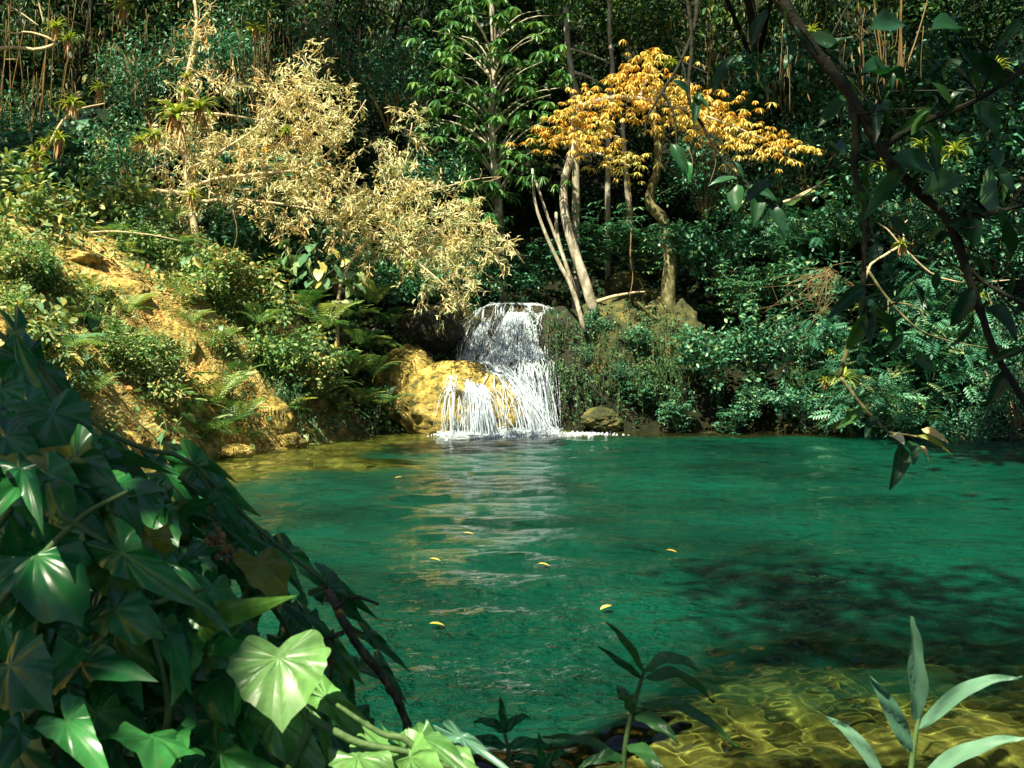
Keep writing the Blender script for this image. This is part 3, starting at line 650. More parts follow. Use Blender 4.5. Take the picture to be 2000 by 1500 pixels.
n = 420; s0 = group_starts(n, CRL, CRR, 26, .012); streaks(g, s0, flow_v(s0, n, .3), .003, .009, .6)
n = 260; s0 = group_starts(n, [-.1, 28.3, 3], [.45, 28.1, 3], 14, .03); streaks(g, s0, flow_v(s0, n, .45), .004, .013, .75)
n = 230; s0 = group_starts(n, [-.05, 27.5, 2.1], [1.05, 27.45, 2.0], 15, .012); v0 = np.stack([R.normal(size=n) * .12, -R.uniform(.3, .8, n), np.zeros(n)], -1); streaks(g, s0, v0, .003, .011, .65)
n = 200; s0 = group_starts(n, [-1.3, 27.9, 2.5], [-.5, 28.4, 3], 16, .02); v0 = np.stack([-R.uniform(.1, .7, n), -R.uniform(.5, 1.3, n), np.zeros(n)], -1); streaks(g, s0, v0, .003, .010, .6)
build_falls(g, 'upper_cascade')
g = Geo(); g.sheets = []
sheet(g, P(930, 712, 26.8), P(1003, 738, 26.4), 40, lambda t: (.95, -.45 - .2 * t, 0))
sheet(g, P(960, 715, 26.5), P(1012, 745, 26.2), 26, lambda t: (.8, -.5, 0))
sheet(g, P(905, 748, 25.8), P(965, 752, 25.7), 30, lambda t: (.02, -.5, 0))
n = 210; s0 = group_starts(n, P(930, 712, 26.7), P(1005, 740, 26.4), 22, .015)
v0 = np.stack([R.uniform(.3, 1.3, n), -R.uniform(.1, .6, n), np.zeros(n)], -1); streaks(g, s0, v0, .003, .012, .6)
n = 230; s0 = group_starts(n, P(902, 745, 25.8), P(962, 750, 25.7), 9, .02); v0 = np.stack([R.normal(size=n) * .12, -R.uniform(.3, .7, n), np.zeros(n)], -1); streaks(g, s0, v0, .003, .011, .65)
n = 120; s0 = group_starts(n, P(900, 700, 27.0), P(960, 712, 26.8), 8, .02); v0 = np.stack([R.uniform(.2, .9, n), -R.uniform(.3, .9, n), np.zeros(n)], -1); streaks(g, s0, v0, .003, .009, .6)
n = 45; s0 = group_starts(n, P(874, 755, 26.0), P(893, 755, 25.9), 4, .02); v0 = np.stack([R.normal(size=n) * .1, -R.uniform(.3, .6, n), np.zeros(n)], -1); streaks(g, s0, v0, .003, .010, .6)
build_falls(g, 'lower_cascade')
g = Geo()
DROP = T_([(0, 0, 0), (-.5, .5, 0), (0, .5, .5), (.5, .5, 0), (0, .5, -.5), (0, 1, 0)], [(0, 2, 1), (0, 3, 2), (0, 4, 3), (0, 1, 4), (5, 1, 2), (5, 2, 3), (5, 3, 4), (5, 4, 1)])
n = 5200; t = R.random(n); base = P(866, 849, 25.5) * (1 - t[:, None]) + P(1085, 842, 26.0) * t[:, None]
base[:, 2] = np.abs(R.normal(size=n)) * .045 * (1 + 1.5 * sn3(base * [1, 0, 0], 6, 4)); base[:, 0] += R.normal(size=n) * .12; base[:, 1] += R.normal(size=n) * .16 - .15
g.inst(DROP, base, unit(rdir(n) * [1, 1, .5]), rdir(n), R.uniform(.02, .075, n), R.uniform(.012, .035, n), rnd=R.uniform(0, .9, n))
n = 500; t = R.random(n) ** 2; base = P(930, 852, 25.2) * (1 - t[:, None]) + P(1180, 842, 26.0) * t[:, None]; base[:, 0] += R.normal(size=n) * .3; base[:, 1] += R.normal(size=n) * .35 - .1; base[:, 2] = waves(base[:, 0], base[:, 1]) - .004
g.inst(DROP, base, unit(np.stack([np.ones(n), R.normal(size=n) * .2, np.zeros(n)], -1)), (0, 0, 1), R.uniform(.03, .13, n), R.uniform(.006, .016, n), rnd=R.uniform(.2, .9, n))
n = 420; t = R.random(n); base = P(868, 830, 25.5) * (1 - t[:, None]) + P(1085, 800, 26.0) * t[:, None]; base[:, 2] = R.random(n) ** 2 * 1.3; base += R.normal(size=(n, 3)) * .12
g.inst(DROP, base, rdir(n), rdir(n), R.uniform(.012, .03, n), rnd=0)
nx_, ny_ = 60, 16; uu, vv = np.meshgrid(np.linspace(0, 1, nx_), np.linspace(0, 1, ny_)); bx = (P(862, 849, 25.5)[0]) * (1 - uu) + P(1150, 842, 26)[0] * uu
by = 25.75 - vv * (1.1 + .4 * np.sin(uu * 9)) * (1 - .5 * uu); ii = np.arange(nx_ * ny_).reshape(ny_, nx_)
g.add(np.stack([bx, by, waves(bx, by) + .012], -1).reshape(-1, 3), None, np.stack([ii[:-1, :-1], ii[:-1, 1:], ii[1:, 1:], ii[1:, :-1]], -1).reshape(-1, 4), np.clip(.1 + .95 * vv + .5 * uu ** 3, 0, 1.6).ravel())
g.build('foam', [M['foam']], wf, WO)

# ------------------------------------------------------------------ plant builders (prototypes at the origin)
def clumps(g, C, rad, n, tpl, L, W, mat=0, droop=.4, up=.8, flat=.8, rnd=None):
    C = np.atleast_2d(C)
    for c, r, k in zip(C, np.broadcast_to(rad, (len(C),)), np.broadcast_to(n, (len(C),))):
        d = rdir(k); pos = c + d * (r * R.random(k) ** .45)[:, None] * [1, 1, flat]
        ax = unit(d * [1, 1, .5] + R.normal(size=(k, 3)) * .6 - [0, 0, droop])
        nr = unit(d * .5 + [0, 0, up] + R.normal(size=(k, 3)) * .35)
        g.inst(tpl, pos, ax, nr, L * R.uniform(.65, 1.25, k), W * R.uniform(.7, 1.2, k), rnd, mat)
def rosette(g, c, n, L, W, tilt=.55, mat=0, rnd=None, up=(0, 0, 1), tpl=LEAF2, spread=.06):
    a = R.uniform(0, 6.28) + np.arange(n) * 2 * PI / n + R.normal(size=n) * .15
    tl = tilt + R.normal(size=n) * .22
    ax = np.stack([np.cos(a) * np.cos(tl), np.sin(a) * np.cos(tl), -np.sin(tl)], -1)
    g.inst(tpl, np.asarray(c) + ax * [1, 1, 0] * spread * L, ax, np.broadcast_to(np.array(up, float), (n, 3)) + R.normal(size=(n, 3)) * .12, L * R.uniform(.75, 1.15, n), W * R.uniform(.8, 1.1, n), rnd, mat)

def proto_forest(kind, h=9.0):
    t = thing('forest_tree', 'x', 'tree', (0, 0, 0)); g = Geo()
    tr_ = smooth([(0, 0, 0), (R.normal() * .3, R.normal() * .3, h * .35), (R.normal() * .6, R.normal() * .5, h * .7), (R.normal() * .7, R.normal() * .6, h)], 14)
    g.tube(tr_, np.linspace(.17, .04, 14), 7, wob=.05); C = []
    nb = 26
    for k in range(nb):
        u = R.uniform(.12, 1); b0 = tr_[int(u * 13)]; a = R.uniform(0, 6.28); L = R.uniform(1.0, 2.6) * (1.15 - .55 * u)
        e = b0 + [math.cos(a) * L, math.sin(a) * L, R.uniform(-.3, .9)]
        g.tube(smooth([b0, (b0 + e) / 2 + [0, 0, .25], e], 6), np.linspace(.05, .012, 6), 4); C += [e, (b0 + e) / 2 + R.normal(size=3) * .25]
    g.build('trunk', [M['darkbark']], t)
    g = Geo(); C = np.array(C)
    if kind == 0: clumps(g, C, R.uniform(.45, .95, len(C)), 120, LEAF, .19, .085, droop=.5)
    elif kind == 1:
        for c in C:
            for q in range(5): rosette(g, c + R.normal(size=3) * [.5, .5, .35], 8, .34, .10, .6)
    elif kind == 2: clumps(g, C, R.uniform(.5, 1.0, len(C)), 110, LEAF, .26, .06, droop=1.1)
    else: clumps(g, C, R.uniform(.4, .8, len(C)), 60, ROUND, .22, .16, droop=.5)
    g.build('crown', [M['forest']], t)
    return t
def proto_shrub(kind, r=1.0, mat='teal'):
    t = thing('bank_shrub', 'x', 'shrub', (0, 0, 0)); g = Geo(); gl = Geo()
    nst = 9; C = []
    for k in range(nst):
        a = k * 2.4 + R.normal() * .3; e = np.array([math.cos(a) * r * R.uniform(.25, .95), math.sin(a) * r * R.uniform(.25, .95), r * R.uniform(.35, 1.25)])
        p = smooth([(0, 0, 0), e * [.4, .4, .6], e], 8); g.tube(p, np.linspace(.022, .006, 8) * r, 4); C += [e, p[5]]
        for q in range(3):
            e2 = p[4 + q] + R.normal(size=3) * r * .3; g.tube([p[4 + q], e2], .006 * r, 3); C.append(e2)
    C = np.array(C)
    if kind == 0: clumps(gl, C, .27 * r, 26, ROUND, .125, .085, droop=.2)
    elif kind == 1:
        k = len(C) * 7; pos = np.repeat(C, 7, 0) + R.normal(size=(k, 3)) * .12 * r; a = rdir(k)
        gl.inst(PINN, pos, unit(a * [1, 1, .5] - [0, 0, .25]), unit(R.normal(size=(k, 3)) * .3 + [0, 0, 1]), R.uniform(.28, .45, k))
    elif kind == 2: clumps(gl, C, .30 * r, 60, LEAF, .085, .035, droop=.2)
    elif kind == 4: clumps(gl, C, .32 * r, 22, LEAF2, .17, .075, droop=.25)
    else:
        for c in C:
            for q in range(3): rosette(gl, c + R.normal(size=3) * .16 * r, 9, .19, .055, .1)
    g.build('stem', [M['stem'] if kind != 2 else M['dryvine']], t); gl.build('foliage', [M[mat]], t)
    return t
def proto_fern(n=11, L=.95, tilt=.75):
    t = thing('fern', 'x', 'fern', (0, 0, 0)); g = Geo()
    a = np.arange(n) * 2.4 + R.normal(size=n) * .2; tl = R.uniform(tilt - .35, tilt + .3, n)
    ax = np.stack([np.cos(a) * np.cos(tl), np.sin(a) * np.cos(tl), np.sin(tl)], -1)
    up = np.stack([-np.cos(a) * np.sin(tl), -np.sin(a) * np.sin(tl), np.cos(tl)], -1)
    Ls = L * R.uniform(.65, 1.1, n)
    for k in range(n):                       # each frond a part of the fern
        g = Geo(); g.inst(FROND, [[0, 0, 0]], ax[k:k + 1], up[k:k + 1], Ls[k:k + 1], rnd=R.random()); g.build('frond', [M['fern']], t)
    return t
def proto_heart(n=16, r=.55, L=.24):
    t = thing('broadleaf_plant', 'x', 'plant', (0, 0, 0)); g = Geo(); gl = Geo()
    for k in range(n):
        a = R.uniform(0, 6.28); e = np.array([math.cos(a) * r * R.uniform(.1, 1), math.sin(a) * r * R.uniform(.1, 1), r * R.uniform(.4, 1.7)])
        g.tube(smooth([(0, 0, 0), e * [.35, .35, .7], e], 6), .007, 4)
        d = np.array([math.cos(a), math.sin(a) * .8 - .25, -.75]) + R.normal(size=3) * .2
        gl.inst(HEART_S, [e], d, np.array([math.cos(a) * .5, -.35, .8]) + R.normal(size=3) * .15, [L * R.uniform(.7, 1.2)])
    g.build('stem', [M['stem']], t); gl.build('foliage', [M['heart']], t)
    return t
def proto_brom(n=30, L=.42, skirt=True):
    t = thing('bromeliad', 'x', 'bromeliad', (0, 0, 0)); g = Geo()
    a = np.arange(n) * 2.4; tl = np.linspace(1.35, .15, n) + R.normal(size=n) * .1
    ax = np.stack([np.cos(a) * np.cos(tl), np.sin(a) * np.cos(tl), np.sin(tl)], -1); up = np.stack([-np.cos(a) * np.sin(tl), -np.sin(a) * np.sin(tl), np.cos(tl)], -1)
    g.inst(STRAP, np.zeros((n, 3)), ax, up, L * R.uniform(.7, 1.1, n), .05 * L / .42); g.build('leaf_rosette', [M['brom']], t)
    if skirt:
        g = Geo(); k = 22; a = R.uniform(0, 6.28, k); ax = np.stack([np.cos(a) * .45, np.sin(a) * .45, -np.ones(k)], -1)
        g.inst(HANG, R.normal(size=(k, 3)) * .04, ax, np.stack([np.cos(a), np.sin(a), .4 + 0 * a], -1), L * R.uniform(.5, 1.1, k), .03); g.build('dry_skirt', [M['skirt']], t)
    return t

# ------------------------------------------------------------------ hillside forest
FT = Pool([proto_forest(0), proto_forest(1), proto_forest(2), proto_forest(3), proto_forest(0, 10)])
G_F = 'trees of the dark forest behind the falls'
rows = [(33.5, 2.7, .85), (36.5, 2.8, 1.0), (40.5, 3.2, 1.1), (45, 3.6, 1.2), (51, 4.5, 1.25)]
for ri, (y, st, s) in enumerate(rows):
    w = y * .53 + 1
    x = -w
    while x < w:
        xx = x + R.normal() * .5; yy = y + R.normal() * .8
        if not (ri == 0 and -1 < xx < 5.0):
            FT.put((xx, yy, Hs(xx, yy) - .1), 'dark leafy forest tree crowded on the shaded hillside behind the waterfall', G_F, sc_=s * R.uniform(.85, 1.15))
        x += st

# ------------------------------------------------------------------ unseen crowns added for shade, gaps cut along sun rays to the LIT spots
LIT = [((-7.4, 20, 2.6), 4.2), ((-5.5, 17, 1.0), 2.6), ((-4.6, 25.3, 6.2), 3.8), ((-1.4, 25.8, 4.6), 2.6), ((-3.4, 24.6, 1.8), 2.2), ((-2.0, 26.0, 1.0), 1.6), ((0, 26.6, 1.5), 1.3), ((3.0, 26.5, 7.6), 3.0), ((5.8, 26.5, 6.6), 2.0),
       ((.6, 26.9, 4.2), 1.2), ((.8, 16, 0), 3.2), ((2.0, 20, 0), 2.6), ((-2.0, 13, 0), 3.0), ((1.2, 11.5, 0), 1.7), ((1.55, 6.2, -.3), .6), ((2.2, 6.0, -.3), .6), ((2.7, 5.7, -.3), .4), ((-.38, 1.75, 1.37), .33), ((-.19, 1.75, 1.28), .24), ((-.08, 1.75, 1.25), .22), ((.78, 2.05, 1.22), .36), ((.24, 2.2, 1.25), .16), ((4.5, 15, 0), 2.4), ((5.2, 12.5, 0), 3.0), ((8.5, 16, 0), 3.0), ((-10.6, 25, 6.6), 1.7), ((-10, 26, 8.6), 1.2),
       ((4.9, 26.6, 2.0), .8), ((2.6, 27, 2.6), .6), ((1.6, 27.5, 2.0), 1.0), ((11, 25.6, 2.2), 2.0), ((7.5, 25.5, 2.6), .9), ((-.3, 28.5, 7), 2.6), ((-1.0, 28.5, 10), 2.4), ((-4, 27, 10), 1.2), ((9.3, 24.6, 1.6), 1.3), ((-8, 26, 8), 1.2), ((6.5, 28, 5), 1.2), ((10.5, 28, 5.5), 1.2)]
LC = np.array([c for c, r in LIT]); LR = np.array([r for c, r in LIT])
def open_sky(pos, q=1.0):  # drops crown leaves that stand between the sun and a LIT spot
    ok = np.ones(len(pos), bool)
    for c, r in zip(LC, LR):
        v = pos - c; t = v @ SUN; d = np.linalg.norm(v - t[:, None] * SUN, axis=1)
        ok &= ~((d < r * q * R.uniform(.82, 1.12, len(pos))) & (t > 0))
    return ok
def added_shade_tree(base, crown_boxes, label, lf=1.0):
    base = np.array(base, float); t = thing('added_shade_tree', label, 'tree', base)
    g = Geo(); zt = max(b[5] for b in crown_boxes); cx = np.mean([(b[0] + b[1]) / 2 for b in crown_boxes]); cy = np.mean([(b[2] + b[3]) / 2 for b in crown_boxes])
    top = np.array([base[0] * .6 + cx * .4, base[1] * .6 + cy * .4, zt - 1.0])
    tr_ = smooth([base, base * .7 + top * .3 + [.2, .1, 0], top], 14); g.tube(tr_, np.linspace(.30, .12, 14), 9, wob=.04)
    gl = Geo()
    for (x0, x1, y0, y1, z0, z1, n) in crown_boxes:
        for k in range(5):
            e = np.array([R.uniform(x0, x1), R.uniform(y0, y1), (z0 + z1) / 2]); s0 = tr_[int(R.integers(8, 14))]
            g.tube(smooth([s0, (s0 + e) / 2 + [0, 0, .6], e], 8), np.linspace(.09, .02, 8), 5)
        pos = R.uniform((x0, y0, z0), (x1, y1, z1), (n, 3)); pos = pos[open_sky(pos)]; k = len(pos)
        gl.inst(LEAF, pos, unit(rdir(k) * [1, 1, .4] - [0, 0, .35]), unit(R.normal(size=(k, 3)) * .5 + SUN), lf * R.uniform(.3, .5, k), lf * R.uniform(.16, .26, k))
    g.build('trunk', [M['darkbark']], t, base); gl.build('crown', [M['canopy']], t, base)
added_shade_tree((-3.5, -4, .8), [(-7, 4, -7, .5, 7.0, 9.5, 9000)], 'big unseen tree behind the camera, its crown shaped to shade the near bank')
added_shade_tree((5.5, -2, .9), [(-3.5, 7, -2.5, 7.2, 13, 15.5, 14000)], 'big unseen tree on the near bank, its crown added to shade the pool', .55)
added_shade_tree((13.5, 3, 1), [(4, 15, 6, 15, 10, 12.5, 8000)], 'tall unseen tree on the right bank, added to shade the water')
added_shade_tree((21, 17, 2), [(4, 18, 15, 24, 11.2, 14, 15000)], 'tall unseen tree at the right edge, added to shade the far right bank')
added_shade_tree((9, 37, 6), [(-8, 14, 24, 33, 14.5, 17, 15000)], 'tallest tree behind the yellow tree, its unseen crown added to shade the forest')
added_shade_tree((-13.5, 27, 5.5), [(-19, -4, 14, 26, 12.2, 15, 14000)], 'tall unseen tree above the left slope, added to shade the top left')

# ------------------------------------------------------------------ tree helpers on photo pixels
def px_limb(g, pts, D, r0, r1, n=16, sides=7, wob=.06, mat=0):
    """limb through photo points (px, py[, depth offset])"""
    w = np.array([P(p[0], p[1], D + (p[2] if len(p) > 2 else 0)) for p in pts]); s = smooth(w, n)
    g.tube(s, np.linspace(r0, r1, n), sides, mat, wob); return s
def twigs(g, path, n, L, r=.012, up=.2):
    ends = []
    for k in range(n):
        b0 = path[int(R.integers(2, len(path)))]; d = rdir(1)[0] * [1, .8, .8] + [0, 0, up]; e = b0 + d * L * R.uniform(.4, 1.1)
        g.tube(smooth([b0, (b0 + e) / 2 + R.normal(size=3) * .05 * L, e], 5), np.linspace(r, r * .35, 5), 4); ends.append(e)
    return np.array(ends)

# yellow tree : pale leaning trunk, flat layered golden crown
D = 27.4; base = P(1158, 612, D); yt = thing('yellow_tree', 'golden leaved tree with a pale curving trunk beside the top of the waterfall', 'tree', base)
g = Geo()
main = px_limb(g, [(1160, 612), (1140, 540), (1115, 470), (1102, 400), (1103, 350), (1118, 295), (1122, 240), (1135, 200)], D, .135, .07, 30, 10)
L1 = px_limb(g, [(1122, 250), (1170, 262), (1210, 268)], D, .05, .025, 8); L2 = px_limb(g, [(1130, 210), (1200, 190, -.4), (1290, 200, -.6), (1400, 235, -.7), (1500, 275, -.5)], D, .08, .02, 16)
L3 = px_limb(g, [(1120, 290), (1170, 300, -.5), (1230, 325, -.8)], D, .04, .015, 8); L4 = px_limb(g, [(1250, 195, -.5), (1262, 150, -.5), (1275, 120, -.4)], D, .04, .015, 8); L5 = px_limb(g, [(1118, 270), (1085, 270, -.3), (1055, 285, -.4)], D, .04, .012, 8)
g.build('trunk', [M['bark']], yt, base)
g = Geo()
YC = [(1062, 275), (1090, 285), (1110, 262), (1130, 285), (1160, 280), (1185, 285), (1105, 235), (1125, 215), (1150, 235), (1175, 250), (1190, 225), (1140, 195), (1165, 205), (1205, 165), (1225, 185), (1245, 160), (1250, 195),
      (1275, 180), (1270, 215), (1300, 200), (1235, 215), (1290, 235), (1320, 225), (1345, 215), (1340, 250), (1365, 240), (1390, 225), (1410, 245), (1385, 265), (1430, 240), (1425, 275), (1455, 265), (1450, 235), (1265, 135), (1290, 150), (1255, 120), (1480, 270),
      (1195, 320), (1215, 310), (1235, 335), (1500, 290), (1530, 290), (1555, 310), (1480, 300), (1415, 205), (1370, 200), (1330, 180)]
for (x, y) in YC:
    c = P(x, y - 8, D - .5 + R.normal() * .45); k = np.clip(.42 + R.normal() * .28 + (.3 if x > 1480 or y > 305 else 0), 0, 1)
    for q in range(15):
        rosette(g, c + R.normal(size=3) * [.28, .5, .16], 8, .175 * R.uniform(.7, 1.25), .042, .6, 0, np.clip(k + R.normal() * .15 + R.normal(size=8) * .18, 0, 1))
g.build('crown', [M['yellow']], yt, base)

# slim paired trunks left of it
D = 27.0; base = P(1140, 645, D); st = thing('slender_tree', 'slim pale forked tree leaning left at the brink of the falls', 'tree', base); g = Geo()
px_limb(g, [(1142, 648), (1120, 570), (1090, 510), (1065, 455), (1045, 395), (1040, 330)], D, .065, .03, 22, 8)
px_limb(g, [(1118, 568, .1), (1105, 515, .1), (1080, 450, .2), (1062, 400, .2), (1045, 350, .3)], D, .055, .025, 16, 7)
e = px_limb(g, [(1125, 575, .3), (1100, 500, .4), (1088, 455, .5), (1086, 415, .5)], D, .055, .04, 12, 7)
g.build('trunk', [M['bark']], st, base); g = Geo()
for (x, y) in [(1040, 340), (1030, 355), (1060, 345), (1085, 360), (1110, 350), (1020, 345)]:
    rosette(g, P(x, y, D - .1), 14, .32, .035, .7, tpl=HANG)
g.build('crown', [M['rosette']], st, base)

# stout right trunk with roots
D = 28.0; base = P(1310, 625, D); rt = thing('rooted_tree', 'stout mossy trunk with a kinked stem and spreading roots on the right bank', 'tree', base); g = Geo()
px_limb(g, [(1312, 640), (1306, 590), (1308, 520), (1303, 460), (1292, 425), (1270, 400), (1272, 370), (1284, 330), (1285, 280), (1275, 220), (1282, 160)], D, .20, .07, 40, 12, .07)
g.build('trunk', [M['mossbark']], rt, base)
for pts in ([(1318, 610), (1345, 625), (1375, 640)], [(1300, 615), (1290, 640, -.3), (1300, 665, -.5)], [(1312, 620, -.2), (1322, 650, -.5), (1330, 690, -.6)], [(1298, 605), (1265, 600, -.4), (1235, 625, -.6)], [(1296, 610), (1262, 625, -.4), (1235, 645, -.7)], [(1305, 620, -.2), (1280, 622, -.5), (1245, 590, -.6)]):
    g = Geo(); px_limb(g, pts, D, .085, .03, 12, 7, .08); g.build('root', [M['mossbark']], rt, base)
g = Geo(); pos = []
for (x, y) in [(1290, 60), (1270, 20), (1310, 30), (1340, 70), (1240, 60), (1320, 100)]: clumps(g, P(x, y, D + .5), .6, 120, LEAF, .2, .08)
g.build('crown', [M['forest']], rt, base)
# straight thin background trunks
TL = ['thin straight grey trunk above the yellow crown', 'grey trunk with one bare side limb left of the yellow crown', 'thin trunk standing between the pale and the stout trunk']
for lb, D, pts, r, limbs in [(TL[0], 31, [(1188, 260), (1196, 140), (1190, 60), (1192, -40)], .085, []), (TL[1], 30, [(1125, 320), (1118, 160), (1108, 80), (1104, -40)], .12, [[(1112, 95), (1150, 105), (1195, 125)], [(1118, 140), (1150, 150), (1172, 162)]]),
                             (TL[2], 31, [(1236, 590), (1232, 480), (1222, 330), (1216, 240)], .11, [])]:
    base = P(*pts[0][:2], D); b0 = np.array([base[0], base[1], Hs(base[0], base[1]) - .1]); t = thing('thin_tree', lb, 'tree', b0); g = Geo()
    w = np.array([b0] + [P(p[0], p[1], D) for p in pts]); g.tube(smooth(w, 20), np.linspace(r, r * .55, 20), 7, wob=.05)
    for l in limbs: px_limb(g, l, D, r * .4, r * .15, 8, 5)
    g.build('trunk', [M['bark']], t, b0)
    g = Geo(); clumps(g, [P(pts[-1][0] + q, -60 - 20 * abs(q) / 40, D) for q in (-60, 0, 60)], .8, 90, LEAF, .22, .09); g.build('crown', [M['forest']], t, b0)

# big dark compound-leaved tree in the centre
D = 28.6; bx = P(985, 520, 30.5); b0 = np.array([bx[0], bx[1], Hs(bx[0], bx[1])]); gt = thing('umbrella_leaf_tree', 'dark green tree with drooping umbrella leaf clusters above the waterfall', 'tree', b0); g = Geo()
tk = [b0, P(975, 420, 29.6), P(960, 250, 29.2), P(965, 100, 29.2), P(955, -60, 29)]; tr_ = smooth(tk, 24); g.tube(tr_, np.linspace(.13, .06, 24), 8, wob=.05)
GC = [(895, 20), (930, 40), (960, 15), (900, 70), (940, 85), (985, 45), (1015, 25), (1060, 20), (1095, 30), (1080, 60), (870, 95), (910, 115), (955, 120), (1000, 90), (1045, 75), (865, 130), (900, 150), (940, 165), (985, 150), (1025, 130), (1060, 120), (850, 175), (1040, 165), (1075, 185), (1105, 170),
      (830, 230), (860, 240), (885, 225), (880, 270), (910, 280), (935, 215), (925, 245), (980, 195), (1005, 215), (1015, 250), (970, 265), (1005, 290), (1040, 240), (945, 300), (990, 320), (1030, 310), (1000, 350), (960, 345), (930, 380), (970, 390), (1050, 290), (1085, 230), (900, 345), (935, 420), (960, 440), (1020, 130), (845, 60), (880, 195)]
gl = Geo()
for (x, y) in GC:
    dd = D + R.normal() * .6 + (abs(x - 960) < 60) * .2; c = P(x, y, dd)
    b1 = tr_[int(np.clip(np.argmin(np.abs(tr_[:, 2] - c[2] + .8)), 1, 23))]; g.tube(smooth([b1, (b1 + c) / 2 + [0, 0, .25], c], 7), np.linspace(.035, .010, 7), 4)
    for q in range(4): rosette(gl, c + R.normal(size=3) * [.3, .4, .22] + [0, 0, .1], 9, .33, .095, .55)
g.build('trunk', [M['bark']], gt, b0); gl.build('crown', [M['rosette']], gt, b0)

# pale dry tree at the left and dry shrub reaching over the falls
def dry_tree(label, D, base_px, limbs, zones, ntw, name, leafL=.17):
    bx = P(*base_px, D); b0 = np.array([bx[0], bx[1], Hs(bx[0], bx[1]) - .05]); t = thing(name, label, 'tree', b0); g = Geo(); C = []
    for i, (pts, r0, r1) in enumerate(limbs):
        w = [P(p[0], p[1], D + (p[2] if len(p) > 2 else 0)) for p in pts]
        if i == 0: w = [b0] + w
        s = smooth(w, 18); g.tube(s, np.linspace(r0, r1, 18), 7, wob=.08); e = twigs(g, s, ntw, .55, .013)
        C += list(e)
    gl = Geo()
    for (x, y, rx, ry, n) in zones:
        for k in range(n):
            a = R.uniform(0, 6.28); q = math.sqrt(R.random()); c = P(x + rx * q * math.cos(a), y + ry * q * math.sin(a), D + R.normal() * .5)
            d = unit(R.normal(size=3) + [.25, -.2, -.1]); e = c + d * .5
            g.tube([c, (c + e) / 2 + R.normal(size=3) * .04, e], [.010, .008, .004], 3)
            m_ = 16; u = R.random(m_)[:, None]; pos = c + (e - c) * u + R.normal(size=(m_, 3)) * .05
            ax = unit(d * .8 + R.normal(size=(m_, 3)) * .8 - [0, 0, .25]); gl.inst(LEAF2, pos, ax, unit(R.normal(size=(m_, 3)) * .6 + [0, -.3, .8]), leafL * R.uniform(.6, 1.2, m_), .030 * R.uniform(.7, 1.3, m_), np.clip(R.normal(.56, .33) + R.normal(size=m_) * .2, 0, 1))
    g.build('trunk', [M['twig']], t, b0); gl.build('crown', [M['dry']], t, b0)
    return t
dry_tree('pale dry tree crowded with withered tufts on the left bank above the bare slope', 25.4, (385, 480),
         [([(385, 470), (372, 400), (362, 320), (358, 230), (362, 170), (378, 90), (385, 40), (378, -10)], .10, .03), ([(362, 300), (330, 285, -.3), (300, 280, -.4)], .04, .02), ([(362, 222), (420, 222, -.2), (470, 228, -.3), (540, 240, -.3)], .035, .012),
          ([(370, 330), (410, 310, -.3), (440, 290, -.4), (500, 250, -.4), (550, 190, -.2)], .045, .015), ([(368, 370), (420, 350, -.4), (500, 340, -.5), (580, 330, -.4), (650, 290, -.2), (715, 195)], .05, .012), ([(372, 395), (460, 390, -.4), (560, 400, -.5), (660, 420, -.5)], .045, .015),
          ([(375, 60), (400, 30), (415, 5)], .025, .008), ([(366, 130), (400, 150, -.2), (430, 170, -.2)], .022, .008), ([(362, 190), (405, 195), (440, 165)], .02, .008), ([(372, 378), (335, 376, -.2), (298, 372, -.3)], .06, .05)],
         [(590, 220, 85, 80, 78), (560, 175, 70, 40, 22), (640, 260, 40, 45, 22), (540, 310, 95, 70, 85), (420, 300, 80, 60, 60), (370, 250, 50, 40, 14), (620, 370, 80, 60, 72), (500, 390, 80, 30, 26), (355, 380, 35, 60, 30), (570, 440, 80, 35, 22), (385, 130, 30, 50, 10), (440, 160, 25, 30, 6), (395, 40, 22, 40, 7), (680, 430, 50, 50, 30), (310, 270, 45, 25, 12), (345, 310, 50, 40, 16), (360, 200, 22, 50, 8), (600, 140, 60, 30, 10), (690, 220, 25, 30, 6)], 9, 'dry_tree')
dry_tree('pale dry shrub with feathery tips reaching over the top of the falls', 25.9, (660, 600),
         [([(660, 590), (680, 520), (720, 470), (765, 400), (790, 330), (805, 240)], .05, .012), ([(720, 470), (800, 470, -.3), (880, 440, -.3), (960, 445, -.3), (1025, 515, -.3)], .035, .008), ([(740, 440), (800, 500, -.5), (860, 550, -.6), (905, 600, -.6), (915, 628, -.6)], .035, .008),
          ([(770, 390), (850, 370, -.1), (930, 350, .1), (980, 345, .2)], .02, .006), ([(765, 400), (745, 330), (735, 280)], .02, .006), ([(800, 470, -.3), (860, 490, -.5), (900, 560, -.5), (960, 570, -.4)], .02, .006)],
         [(780, 350, 40, 60, 28), (800, 260, 16, 50, 12), (745, 300, 22, 40, 9), (760, 430, 75, 50, 60), (850, 410, 60, 40, 34), (820, 480, 75, 45, 52), (900, 450, 55, 45, 36), (850, 540, 50, 35, 26), (960, 470, 40, 30, 18), (890, 585, 32, 30, 14), (920, 540, 40, 30, 9), (720, 400, 40, 40, 25), (700, 480, 40, 40, 18)], 7, 'dry_shrub', .19)

